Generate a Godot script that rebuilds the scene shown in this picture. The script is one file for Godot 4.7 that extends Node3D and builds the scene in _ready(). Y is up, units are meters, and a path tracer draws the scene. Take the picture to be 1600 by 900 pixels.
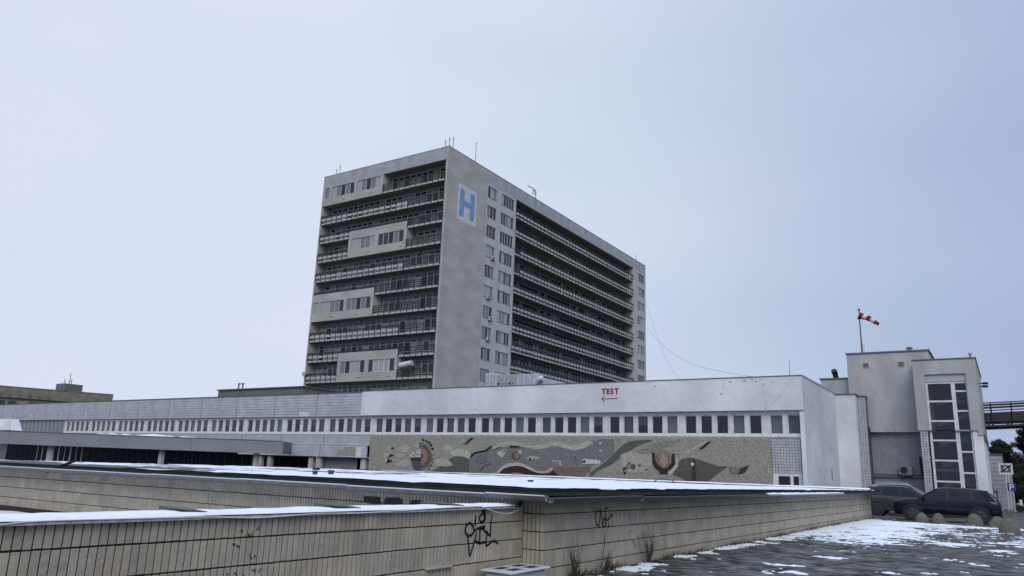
extends Node3D
# Hospital on a grey winter day. World axes: the facades run along X and Z, y is up, metres.
# The camera was solved from the photograph's vanishing lines; on_x / on_y / on_z turn a photo
# pixel into the point where its ray meets a real plane of the scene.

const FOCAL := 1176.0
const EYE := Vector3(0, 1.6, 0)
var cam_basis: Basis
var rng := RandomNumberGenerator.new()
var M := {}

# ------------------------------------------------------------------ mesh builder
class MB:
	var v := PackedVector3Array()
	var n := PackedVector3Array()
	var c := PackedColorArray()
	var ix := PackedInt32Array()
	var col := Color(1, 1, 1)
	func quad(a, b, d, e):
		var nn: Vector3 = (d - a).cross(b - a)
		if nn.length_squared() < 1e-14: nn = (e - a).cross(d - a)
		nn = nn.normalized()
		var i = v.size()
		for p in [a, b, d, e]:
			v.append(p); n.append(nn); c.append(col)
		for k in [0, 1, 2, 0, 2, 3]: ix.append(i + k)
	func tri(a, b, d):
		var nn: Vector3 = (d - a).cross(b - a).normalized()
		var i = v.size()
		for p in [a, b, d]:
			v.append(p); n.append(nn); c.append(col)
		for k in 3: ix.append(i + k)
	func hexa(p):
		# p: 8 corners, bottom ring 0..3 then top ring 4..7 (same order)
		quad(p[4], p[7], p[6], p[5])
		quad(p[0], p[1], p[2], p[3])
		for k in 4:
			var m = (k + 1) % 4
			quad(p[k], p[k + 4], p[m + 4], p[m])
	func box(x0, x1, y0, y1, z0, z1):
		var a = min(x0, x1); var b = max(x0, x1)
		var d = min(y0, y1); var e = max(y0, y1)
		var f = min(z0, z1); var g = max(z0, z1)
		quad(Vector3(a, e, g), Vector3(b, e, g), Vector3(b, d, g), Vector3(a, d, g))
		quad(Vector3(b, e, f), Vector3(a, e, f), Vector3(a, d, f), Vector3(b, d, f))
		quad(Vector3(b, e, g), Vector3(b, e, f), Vector3(b, d, f), Vector3(b, d, g))
		quad(Vector3(a, e, f), Vector3(a, e, g), Vector3(a, d, g), Vector3(a, d, f))
		quad(Vector3(a, e, f), Vector3(b, e, f), Vector3(b, e, g), Vector3(a, e, g))
		quad(Vector3(a, d, g), Vector3(b, d, g), Vector3(b, d, f), Vector3(a, d, f))
	func bbox(ce: Vector3, s: Vector3, r: float):
		# chamfered box
		var h = s * 0.5
		var q = h - Vector3(r, r, r)
		for ax in 3:
			var u = (ax + 1) % 3; var w = (ax + 2) % 3
			for sg in [-1.0, 1.0]:
				var ps = []
				for e in [[-1, -1], [1, -1], [1, 1], [-1, 1]]:
					var p = Vector3.ZERO
					p[ax] = sg * h[ax]; p[u] = e[0] * q[u]; p[w] = e[1] * q[w]
					ps.append(ce + p)
				if sg > 0: quad(ps[0], ps[3], ps[2], ps[1])
				else: quad(ps[0], ps[1], ps[2], ps[3])
		for ax in 3:
			var u = (ax + 1) % 3; var w = (ax + 2) % 3
			for e in [[-1, -1], [1, -1], [1, 1], [-1, 1]]:
				var p = [Vector3.ZERO, Vector3.ZERO, Vector3.ZERO, Vector3.ZERO]
				p[0][ax] = -q[ax]; p[0][u] = e[0] * h[u]; p[0][w] = e[1] * q[w]
				p[1][ax] = q[ax]; p[1][u] = e[0] * h[u]; p[1][w] = e[1] * q[w]
				p[2][ax] = q[ax]; p[2][u] = e[0] * q[u]; p[2][w] = e[1] * h[w]
				p[3][ax] = -q[ax]; p[3][u] = e[0] * q[u]; p[3][w] = e[1] * h[w]
				if e[0] * e[1] > 0: quad(ce + p[0], ce + p[1], ce + p[2], ce + p[3])
				else: quad(ce + p[3], ce + p[2], ce + p[1], ce + p[0])
		for sx in [-1, 1]:
			for sy in [-1, 1]:
				for sz in [-1, 1]:
					var a = ce + Vector3(sx * h.x, sy * q.y, sz * q.z)
					var b = ce + Vector3(sx * q.x, sy * h.y, sz * q.z)
					var d = ce + Vector3(sx * q.x, sy * q.y, sz * h.z)
					if sx * sy * sz > 0: tri(a, d, b)
					else: tri(a, b, d)
	func grid(rows, wrap := false):
		# smooth sheet through rows of equally many points
		var nr = rows.size(); var nc = rows[0].size()
		var base = v.size()
		for i in nr:
			for j in nc:
				var pi = rows[max(i - 1, 0)][j]; var qi = rows[min(i + 1, nr - 1)][j]
				var pj; var qj
				if wrap:
					pj = rows[i][(j - 1 + nc) % nc]; qj = rows[i][(j + 1) % nc]
				else:
					pj = rows[i][max(j - 1, 0)]; qj = rows[i][min(j + 1, nc - 1)]
				var nn: Vector3 = (qi - pi).cross(qj - pj)
				if nn.length_squared() < 1e-16: nn = Vector3.UP
				v.append(rows[i][j]); n.append(nn.normalized()); c.append(col)
		var m = nc if wrap else nc - 1
		for i in nr - 1:
			for j in m:
				var k = (j + 1) % nc
				var a = base + i * nc + j; var b = base + i * nc + k
				var d = base + (i + 1) * nc + k; var e = base + (i + 1) * nc + j
				for t in [a, b, d, a, d, e]: ix.append(t)
	func tube(pts, r0, r1 := -1.0, sides := 8, caps := true):
		if r1 < 0: r1 = r0
		var rows = []
		var np = pts.size()
		for i in np:
			var t: Vector3 = (pts[min(i + 1, np - 1)] - pts[max(i - 1, 0)]).normalized()
			var up = Vector3.UP if abs(t.y) < 0.95 else Vector3.RIGHT
			var s = t.cross(up).normalized(); var w = s.cross(t)
			var r = lerpf(r0, r1, float(i) / max(np - 1, 1))
			var ring = []
			for k in sides:
				var a = TAU * k / sides
				ring.append(pts[i] + (s * cos(a) + w * sin(a)) * r)
			rows.append(ring)
		grid(rows, true)
		if caps:
			for e in [0, np - 1]:
				for k in range(1, sides - 1):
					tri(rows[e][0], rows[e][k], rows[e][k + 1])
	func disc(ce: Vector3, ax: Vector3, r: float, sides := 20):
		var up = Vector3.UP if abs(ax.y) < 0.9 else Vector3.RIGHT
		var s = ax.cross(up).normalized(); var w = s.cross(ax)
		for k in sides:
			var a = TAU * k / sides; var b = TAU * (k + 1) / sides
			tri(ce, ce + (s * cos(a) + w * sin(a)) * r, ce + (s * cos(b) + w * sin(b)) * r)
	func commit() -> ArrayMesh:
		var arr = []; arr.resize(Mesh.ARRAY_MAX)
		arr[Mesh.ARRAY_VERTEX] = v; arr[Mesh.ARRAY_NORMAL] = n
		arr[Mesh.ARRAY_COLOR] = c; arr[Mesh.ARRAY_INDEX] = ix
		var m = ArrayMesh.new()
		m.add_surface_from_arrays(Mesh.PRIMITIVE_TRIANGLES, arr)
		return m

# ------------------------------------------------------------------ scene helpers
var used := {}
func numbered(called: String) -> String:
	if not used.has(called):
		used[called] = 0
		return called
	used[called] += 1
	return "%s_%03d" % [called, used[called]]
func tag(o, label, category, group := "", kind := ""):
	o.set_meta("label", label); o.set_meta("category", category)
	if group: o.set_meta("group", group)
	if kind: o.set_meta("kind", kind)
	return o
func thing(called, label, category, at := Vector3.ZERO, group := ""):
	var o = Node3D.new(); o.name = numbered(called); add_child(o); o.position = at
	return tag(o, label, category, group)
func part(called, mesh, m, parent, at := Vector3.ZERO):
	var o = MeshInstance3D.new(); o.name = called
	o.mesh = mesh.commit() if mesh is MB else mesh
	o.material_override = m
	parent.add_child(o, true); o.position = at
	return o
func structure(called, mesh, m, label):
	var o = part(numbered(called), mesh, m, self)
	o.set_meta("kind", "structure"); o.set_meta("label", label); o.set_meta("category", called.replace("_", " "))
	return o
func ray(u, w) -> Vector3:
	return cam_basis * Vector3((u - 800.0) / FOCAL, -(w - 450.0) / FOCAL, -1)
func on_x(u, w, x) -> Vector3:
	var d = ray(u, w); return EYE + d * (x / d.x)
func on_y(u, w, y) -> Vector3:
	var d = ray(u, w); return EYE + d * ((y - EYE.y) / d.y)
func on_z(u, w, z) -> Vector3:
	var d = ray(u, w); return EYE + d * (z / d.z)

# wall sheet with real openings; axis "z": along x, facing +z, "x": along z, facing +x
func pt(axis, u, y, w) -> Vector3:
	return Vector3(u, y, w) if axis == "z" else Vector3(w, y, u)
func holed(mb: MB, axis, u0, u1, y0, y1, holes, front, depth):
	var us = [u0, u1]; var ys = [y0, y1]
	for h in holes:
		us.append_array([h[0], h[1]]); ys.append_array([h[2], h[3]])
	us.sort(); ys.sort()
	for i in us.size() - 1:
		if us[i + 1] - us[i] < 1e-4: continue
		for j in ys.size() - 1:
			if ys[j + 1] - ys[j] < 1e-4: continue
			var cu = (us[i] + us[i + 1]) * 0.5; var cy = (ys[j] + ys[j + 1]) * 0.5
			var inside = false
			for h in holes:
				if cu > h[0] and cu < h[1] and cy > h[2] and cy < h[3]: inside = true; break
			if inside: continue
			for w in [front, front - depth]:
				mb.quad(pt(axis, us[i], ys[j + 1], w), pt(axis, us[i + 1], ys[j + 1], w), pt(axis, us[i + 1], ys[j], w), pt(axis, us[i], ys[j], w))
	var rims = holes.duplicate(); rims.append([u0, u1, y0, y1])
	for h in rims:
		var b = front - depth
		mb.quad(pt(axis, h[0], h[2], front), pt(axis, h[1], h[2], front), pt(axis, h[1], h[2], b), pt(axis, h[0], h[2], b))
		mb.quad(pt(axis, h[0], h[3], b), pt(axis, h[1], h[3], b), pt(axis, h[1], h[3], front), pt(axis, h[0], h[3], front))
		mb.quad(pt(axis, h[0], h[2], b), pt(axis, h[0], h[3], b), pt(axis, h[0], h[3], front), pt(axis, h[0], h[2], front))
		mb.quad(pt(axis, h[1], h[2], front), pt(axis, h[1], h[3], front), pt(axis, h[1], h[3], b), pt(axis, h[1], h[2], b))
func slab(mb: MB, axis, u0, u1, y0, y1, w0, w1):
	if axis == "z": mb.box(u0, u1, y0, y1, w0, w1)
	else: mb.box(w0, w1, y0, y1, u0, u1)
# a frame ring of bars width t, between w0 and w1
func ring(mb: MB, axis, u0, u1, y0, y1, t, w0, w1):
	slab(mb, axis, u0, u1, y0, y0 + t, w0, w1); slab(mb, axis, u0, u1, y1 - t, y1, w0, w1)
	slab(mb, axis, u0, u0 + t, y0 + t, y1 - t, w0, w1); slab(mb, axis, u1 - t, u1, y0 + t, y1 - t, w0, w1)

# ------------------------------------------------------------------ materials
func noise_image(seed_, freq, kind, oct, size, lo, hi, gain := 1.0) -> Image:
	var f = FastNoiseLite.new(); f.seed = seed_; f.frequency = freq
	f.noise_type = kind; f.fractal_octaves = oct
	f.fractal_type = FastNoiseLite.FRACTAL_FBM if oct > 1 else FastNoiseLite.FRACTAL_NONE
	if kind == FastNoiseLite.TYPE_CELLULAR: f.cellular_return_type = FastNoiseLite.RETURN_CELL_VALUE
	var g = f.get_seamless_image(size, size)
	var src = g.get_data()
	var out = PackedByteArray(); out.resize(size * size * 3)
	for i in size * size:
		var t = clamp((src[i] / 255.0 - 0.5) * gain + 0.5, 0.0, 1.0)
		for k in 3: out[i * 3 + k] = int(lerpf(lo[k], hi[k], t) * 255.0)
	return Image.create_from_data(size, size, false, Image.FORMAT_RGB8, out)
func tex(im: Image) -> ImageTexture:
	im.generate_mipmaps()
	return ImageTexture.create_from_image(im)
func normal_tex(seed_, freq, oct, size, strength) -> ImageTexture:
	var f = FastNoiseLite.new(); f.seed = seed_; f.frequency = freq; f.fractal_octaves = oct
	var g = f.get_seamless_image(size, size)
	g.convert(Image.FORMAT_RGB8)
	g.bump_map_to_normal_map(strength)
	return tex(g)
var T := {}
func lin(r, g, b) -> Color:
	return Color(r, g, b).linear_to_srgb()
func mat(col: Color, rough := 0.8, t = null, scale := Vector3.ONE, nt = null, nscale := 0.5, metal := 0.0, vc := false) -> StandardMaterial3D:
	var m = StandardMaterial3D.new()
	m.albedo_color = col; m.roughness = rough; m.metallic = metal
	if t or nt:
		m.uv1_triplanar = true; m.uv1_world_triplanar = true; m.uv1_scale = scale
	if t: m.albedo_texture = t
	if nt: m.normal_enabled = true; m.normal_texture = nt; m.normal_scale = nscale
	if vc: m.vertex_color_use_as_albedo = true
	m.cull_mode = BaseMaterial3D.CULL_DISABLED
	return m
func make_materials():
	var S = FastNoiseLite.TYPE_SIMPLEX_SMOOTH; var C = FastNoiseLite.TYPE_CELLULAR
	T.soft = tex(noise_image(1, 0.012, S, 5, 256, [0.90, 0.90, 0.90], [1, 1, 1], 1.5))
	T.grime = tex(noise_image(2, 0.02, S, 5, 256, [0.84, 0.835, 0.82], [1, 1, 1], 1.8))
	T.streak = tex(noise_image(3, 0.03, S, 4, 256, [0.87, 0.87, 0.86], [1, 1, 1], 1.5))
	T.mosaic = tex(noise_image(4, 0.16, C, 1, 256, [0.74, 0.73, 0.71], [1, 1, 1], 1.0))
	T.asphalt = tex(noise_image(5, 0.025, S, 6, 512, [0.32, 0.33, 0.34], [1, 1, 1], 2.2))
	T.asphalt_fine = tex(noise_image(6, 0.2, S, 3, 256, [0.55, 0.55, 0.55], [1, 1, 1], 2.0))
	T.wet = tex(noise_image(7, 0.014, S, 4, 256, [0.3, 0.3, 0.3], [1, 1, 1], 3.0))
	T.bump = normal_tex(8, 0.06, 4, 256, 3.0)
	T.grain = normal_tex(9, 0.2, 3, 256, 4.0)
	T.snow = tex(noise_image(10, 0.02, S, 5, 256, [0.93, 0.95, 0.97], [1, 1, 1], 1.3))
	var sv = Vector3(0.25, 0.035, 0.25)
	M.concrete = mat(lin(0.44, 0.435, 0.405), 0.9, T.soft, Vector3(0.045, 0.11, 0.045), T.grain, 0.3)
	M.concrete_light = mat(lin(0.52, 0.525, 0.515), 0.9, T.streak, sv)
	M.slab_dark = mat(lin(0.25, 0.245, 0.215), 0.95, T.grime, Vector3.ONE * 0.25)  # darker tone for slab bodies and soffits; the front edges are paler
	M.fascia_grey = mat(lin(0.39, 0.405, 0.43), 0.7, T.soft, Vector3(0.1, 0.05, 0.1))
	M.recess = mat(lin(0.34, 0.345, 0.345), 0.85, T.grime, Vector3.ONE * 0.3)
	M.rail = mat(lin(0.012, 0.013, 0.016), 0.6)
	M.white_paint = mat(lin(0.70, 0.72, 0.755), 0.75, T.soft, Vector3(0.06, 0.05, 0.06), T.bump, 0.15)
	M.white_frame = mat(lin(0.70, 0.71, 0.71), 0.5, T.soft, Vector3.ONE * 0.4)
	M.siding = mat(lin(0.44, 0.46, 0.50), 0.6, T.soft, Vector3(0.16, 0.2, 0.16))
	M.siding_low = mat(lin(0.42, 0.45, 0.46), 0.6, T.soft, Vector3(0.16, 0.2, 0.16))
	M.canopy = mat(lin(0.235, 0.25, 0.27), 0.7, T.soft, Vector3(0.08, 0.2, 0.08))
	M.stair_render = mat(lin(0.42, 0.43, 0.425), 0.85, T.soft, Vector3(0.12, 0.05, 0.12), T.bump, 0.15)
	M.white_tile = mat(lin(0.50, 0.51, 0.54), 0.35, T.soft, Vector3.ONE * 0.5, null, 0.5, 0.0, true)
	M.grey_tile = mat(lin(0.30, 0.31, 0.33), 0.4, T.soft, Vector3.ONE * 0.5, null, 0.5, 0.0, true)
	M.grout_pale = mat(lin(0.19, 0.195, 0.205), 0.95)
	M.grout = mat(lin(0.10, 0.10, 0.11), 0.95)
	M.mortar = mat(lin(0.030, 0.024, 0.019), 0.95, T.grime, Vector3.ONE * 2.0)
	M.tile_joined = mat(Color.WHITE, 0.62, T.soft, Vector3(0.35, 0.5, 0.35), T.bump, 0.25, 0.0, true)
	M.tiles = []
	var tc = [[0.43, 0.385, 0.305], [0.445, 0.395, 0.31], [0.41, 0.365, 0.29], [0.45, 0.41, 0.33], [0.385, 0.355, 0.29], [0.465, 0.415, 0.32], [0.42, 0.38, 0.315]]
	M.tile_cols = []
	for q in tc:
		M.tile_cols.append(Color(q[0], q[1], q[2]))
		M.tiles.append(mat(lin(q[0], q[1], q[2]), 0.62, T.soft, Vector3(0.35, 0.5, 0.35), T.bump, 0.25))
	M.flashing = mat(lin(0.018, 0.026, 0.024), 0.75, T.grime, Vector3.ONE * 0.7, T.bump, 0.15)
	M.flashing.metallic_specular = 0.2
	M.gutter_rim_glint = mat(lin(0.50, 0.52, 0.54), 0.5)  # pale bead colour paints the sky glint along the gutter edge
	M.painted_shade_glass = mat(lin(0.008, 0.010, 0.016), 0.4); M.painted_shade_glass.metallic_specular = 0.12  # near-black panes: dark interior and canopy shade put into the colour
	M.gutter = mat(lin(0.15, 0.16, 0.168), 0.6, T.grime, Vector3.ONE * 0.8, T.bump, 0.1, 0.1)  # darker than the rim: shading of the front face put into colour
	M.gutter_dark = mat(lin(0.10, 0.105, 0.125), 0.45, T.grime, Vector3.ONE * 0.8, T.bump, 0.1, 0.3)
	M.coping = mat(lin(0.46, 0.50, 0.49), 0.6, T.grime, Vector3.ONE * 1.5, T.bump, 0.1)
	M.coping_green = mat(lin(0.075, 0.095, 0.085), 0.6, T.grime, Vector3.ONE * 1.5)
	M.snow = mat(lin(0.85, 0.87, 0.895), 0.75, T.snow, Vector3.ONE * 0.5, T.bump, 0.3)
	M.roof_dark = mat(lin(0.07, 0.08, 0.085), 0.8, T.grime, Vector3.ONE * 0.3)
	M.paint_black = mat(lin(0.010, 0.010, 0.011), 0.6)
	M.paint_faint = mat(lin(0.10, 0.09, 0.08), 0.8)
	M.cable = mat(lin(0.62, 0.59, 0.53), 0.6)
	M.mural_base = mat(lin(0.40, 0.385, 0.34), 0.85, T.mosaic, Vector3.ONE * 0.42, T.grain, 0.4)
	M.glass = mat(lin(0.012, 0.015, 0.018), 0.06)
	M.glass_b = mat(lin(0.03, 0.036, 0.042), 0.1)
	M.glass_curtain = mat(lin(0.17, 0.185, 0.19), 0.25)
	M.glass_pale = mat(lin(0.32, 0.345, 0.35), 0.3)
	M.pane = mat(Color(0.06, 0.075, 0.09, 0.30), 0.03)
	M.pane.transparency = BaseMaterial3D.TRANSPARENCY_ALPHA
	M.room = mat(lin(0.42, 0.42, 0.41), 0.95)
	M.curtain = mat(lin(0.52, 0.55, 0.55), 0.95)
	M.curtain_grey = mat(lin(0.26, 0.28, 0.285), 0.95)
	M.frame_dark = mat(lin(0.10, 0.105, 0.11), 0.6)
	M.frame_grey = mat(lin(0.40, 0.415, 0.425), 0.6)
	M.steel = mat(lin(0.42, 0.44, 0.46), 0.4, T.soft, Vector3.ONE * 0.7, null, 0.5, 0.6)
	M.duct = mat(lin(0.50, 0.545, 0.60), 0.5, T.soft, Vector3.ONE * 0.5, null, 0.5, 0.15)
	M.duct_beige = mat(lin(0.42, 0.43, 0.42), 0.6, T.grime, Vector3.ONE * 0.7)
	M.red = mat(lin(0.24, 0.010, 0.022), 0.6)
	M.red_cloth = mat(lin(0.19, 0.014, 0.020), 0.85)
	M.white_cloth = mat(lin(0.62, 0.60, 0.60), 0.85)
	M.sign_white = mat(lin(0.60, 0.64, 0.68), 0.8, T.streak, Vector3(0.3, 0.08, 0.3))
	M.sign_blue = mat(lin(0.20, 0.35, 0.58), 0.8, T.streak, Vector3(0.3, 0.08, 0.3))
	M.blue = mat(lin(0.03, 0.04, 0.16), 0.5)
	M.black = mat(lin(0.015, 0.015, 0.017), 0.6)
	M.rubber = mat(lin(0.018, 0.018, 0.019), 0.85)
	M.rim = mat(lin(0.08, 0.085, 0.09), 0.35, null, Vector3.ONE, null, 0.5, 0.6)
	M.dome = mat(lin(0.145, 0.142, 0.12), 0.95, T.grime, Vector3.ONE * 1.6, T.grain, 0.6)
	M.weed = mat(lin(0.045, 0.035, 0.02), 0.95)
	M.bark = mat(lin(0.06, 0.045, 0.035), 0.95)
	M.needles = mat(lin(0.016, 0.024, 0.016), 0.8, null, Vector3.ONE, null, 0.5, 0.0, true)
	M.brown_wall = mat(lin(0.24, 0.225, 0.205), 0.9, T.grime, Vector3.ONE * 0.12)
	M.olive_wall = mat(lin(0.225, 0.215, 0.17), 0.9, T.grime, Vector3.ONE * 0.12)
	M.penthouse = mat(lin(0.15, 0.155, 0.16), 0.8, T.soft, Vector3.ONE * 0.1)

# ------------------------------------------------------------------ sky
func make_sky() -> Sky:
	var w = 512; var h = 256
	var im = Image.create(w, h, false, Image.FORMAT_RGBF)
	var f = FastNoiseLite.new(); f.seed = 21; f.frequency = 1.1; f.fractal_octaves = 4
	var g = FastNoiseLite.new(); g.seed = 22; g.frequency = 0.9; g.fractal_octaves = 3
	for j in h:
		var el = PI / 2 - PI * (j + 0.5) / h
		for i in w:
			var az = (i + 0.5) / w * TAU
			var d = Vector3(sin(az) * cos(el), sin(el), -cos(az) * cos(el))
			var q = Vector3(d.x, d.y * 2.2, d.z)
			var t = smoothstep(0.28, 0.97, d.dot(Vector3(-0.90, 0.25, -0.36)))
			t = clamp(t + f.get_noise_3dv(q * 1.6) * 0.16, 0.0, 1.0)
			var c = Vector3(0.40, 0.48, 0.68).lerp(Vector3(0.685, 0.75, 0.895), t)
			var s = g.get_noise_3dv(q * 2.0 + Vector3(7, 0, 0))
			c *= Vector3(1.0 + s * 0.06, 1.0, 1.0 + s * 0.015)
			c *= 1.0 + 0.8 * smoothstep(0.5, 1.0, d.y)
			if d.y < 0: c = c.lerp(Vector3(0.20, 0.21, 0.23), smoothstep(0.0, -0.06, d.y))
			im.set_pixel(i, j, Color(c.x, c.y, c.z))
	var p = PanoramaSkyMaterial.new(); p.panorama = ImageTexture.create_from_image(im)
	var s2 = Sky.new(); s2.sky_material = p
	return s2

# ------------------------------------------------------------------ tiled walls
# clinker tiles on a dark bed: the first `single` columns from each listed end are meshes of their own
func tile_face(parent, axis, u0, u1, front, joints, seed_, near_u, single_cols, skip := []):
	var r = RandomNumberGenerator.new(); r.seed = seed_
	var pitch = 0.077; var gap = 0.011
	var cols = int(floor((u1 - u0) / pitch))
	var order = []
	for k in cols: order.append(k)
	order.sort_custom(func(a, b): return abs(u0 + (a + 0.5) * pitch - near_u) < abs(u0 + (b + 0.5) * pitch - near_u))
	var is_single = {}
	for k in min(single_cols, cols): is_single[order[k]] = true
	var joined = MB.new()
	var meshes = {}
	for row in joints.size() - 1:
		var y0 = joints[row]; var y1 = joints[row + 1]
		var hgt = y1 - y0 - 0.016
		var mb = MB.new()
		var s3 = Vector3(pitch - gap, hgt, 0.018) if axis == "z" else Vector3(0.018, hgt, pitch - gap)
		mb.bbox(Vector3.ZERO, s3, 0.003)
		meshes[row] = mb.commit()
		for k in cols:
			var u = u0 + (k + 0.5) * pitch
			var drop = false
			for q in skip:
				if u > q[0] and u < q[1] and (y0 + y1) * 0.5 > q[2] and (y0 + y1) * 0.5 < q[3]: drop = true
			if drop: continue
			var w = front + r.randf_range(-0.0025, 0.001)
			var pos = pt(axis, u, (y0 + y1) * 0.5 + r.randf_range(-0.002, 0.002), w - 0.009)
			# tones run in runs of neighbouring tiles, as batches were laid
			var tone = int(r.randi() % 7) if r.randf() < 0.45 else int(abs(sin(floor(k / 4.0) * 12.9898 + row * 78.233) * 43758.5)) % 7
			if is_single.has(k):
				part("tile", meshes[row], M.tiles[tone], parent, pos)
			else:
				joined.col = M.tile_cols[tone] * r.randf_range(0.93, 1.05)
				joined.bbox(pos, s3, 0.003)
	if joined.v.size() > 0:
		var o = part("tiles", joined, M.tile_joined, parent)
		o.set_meta("kind", "stuff")

# snow as an uneven sheet that dips below the surface it lies on, so bare patches show
func snow_sheet(poly: PackedVector2Array, y, cell, thick, amount, stretch: Vector2, seed_, turn := 0.0, amount_fn = null, grit := 0.0) -> MB:
	var f = FastNoiseLite.new(); f.seed = seed_; f.frequency = 1.0; f.fractal_octaves = 5
	var mb = MB.new()
	var lo = Vector2(1e9, 1e9); var hi = -lo
	for p in poly: lo = lo.min(p); hi = hi.max(p)
	var nx = int((hi.x - lo.x) / cell.x) + 1; var nz = int((hi.y - lo.y) / cell.y) + 1
	var hs = []
	var pts = []
	for j in nz + 1:
		var rowh = []; var rowp = []
		for i in nx + 1:
			var p = Vector2(min(lo.x + i * cell.x, hi.x), min(lo.y + j * cell.y, hi.y))
			var q = p.rotated(turn) * stretch
			var am = amount if amount_fn == null else amount_fn.call(p)
			if grit > 0.0: am += f.get_noise_2dv(p * 3.1 + Vector2(3, 17)) * grit + f.get_noise_2dv(p * 9.0) * grit * 0.7
			var hh = clamp((f.get_noise_2dv(q) * 0.9 + am) * thick * 2.2, -0.03, thick)
			hh += f.get_noise_2dv(p * 1.7 + Vector2(31, 5)) * thick * 0.25 if hh > 0 else 0.0
			if not Geometry2D.is_point_in_polygon(p, poly): hh = -0.03
			rowh.append(hh); rowp.append(Vector3(p.x, y + hh, p.y))
		hs.append(rowh); pts.append(rowp)
	var idx = {}
	for j in nz:
		for i in nx:
			if max(max(hs[j][i], hs[j][i + 1]), max(hs[j + 1][i], hs[j + 1][i + 1])) < -0.001: continue
			var k = []
			for e in [[j, i], [j, i + 1], [j + 1, i + 1], [j + 1, i]]:
				var key = e[0] * (nx + 1) + e[1]
				if not idx.has(key):
					idx[key] = mb.v.size()
					var a = hs[e[0]][max(e[1] - 1, 0)]; var b = hs[e[0]][min(e[1] + 1, nx)]
					var c = hs[max(e[0] - 1, 0)][e[1]]; var d = hs[min(e[0] + 1, nz)][e[1]]
					mb.v.append(pts[e[0]][e[1]])
					mb.n.append(Vector3((a - b) / (2 * cell.x), 1, (c - d) / (2 * cell.y)).normalized()); mb.c.append(Color.WHITE)
				k.append(idx[key])
			for t in [0, 1, 2, 0, 2, 3]: mb.ix.append(k[t])
	return mb

func ribbon(mb: MB, pts, wid, normal: Vector3):
	for i in pts.size() - 1:
		var a: Vector3 = pts[i]; var b: Vector3 = pts[i + 1]
		var s = (b - a).normalized().cross(normal).normalized() * wid * 0.5
		var e = (b - a).normalized() * wid * 0.25
		mb.quad(a - e + s, b + e + s, b + e - s, a - e - s)
func smooth(pts, closed := false):
	var out = []
	var np = pts.size()
	for i in (np if closed else np - 1):
		var p0; var p3
		var p1 = pts[i]; var p2 = pts[(i + 1) % np]
		if closed: p0 = pts[(i - 1 + np) % np]; p3 = pts[(i + 2) % np]
		else: p0 = pts[max(i - 1, 0)]; p3 = pts[min(i + 2, np - 1)]
		for k in 4: out.append(p1.cubic_interpolate(p2, p0, p3, k / 4.0))
	out.append(pts[0] if closed else pts[np - 1])
	return out

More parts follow.
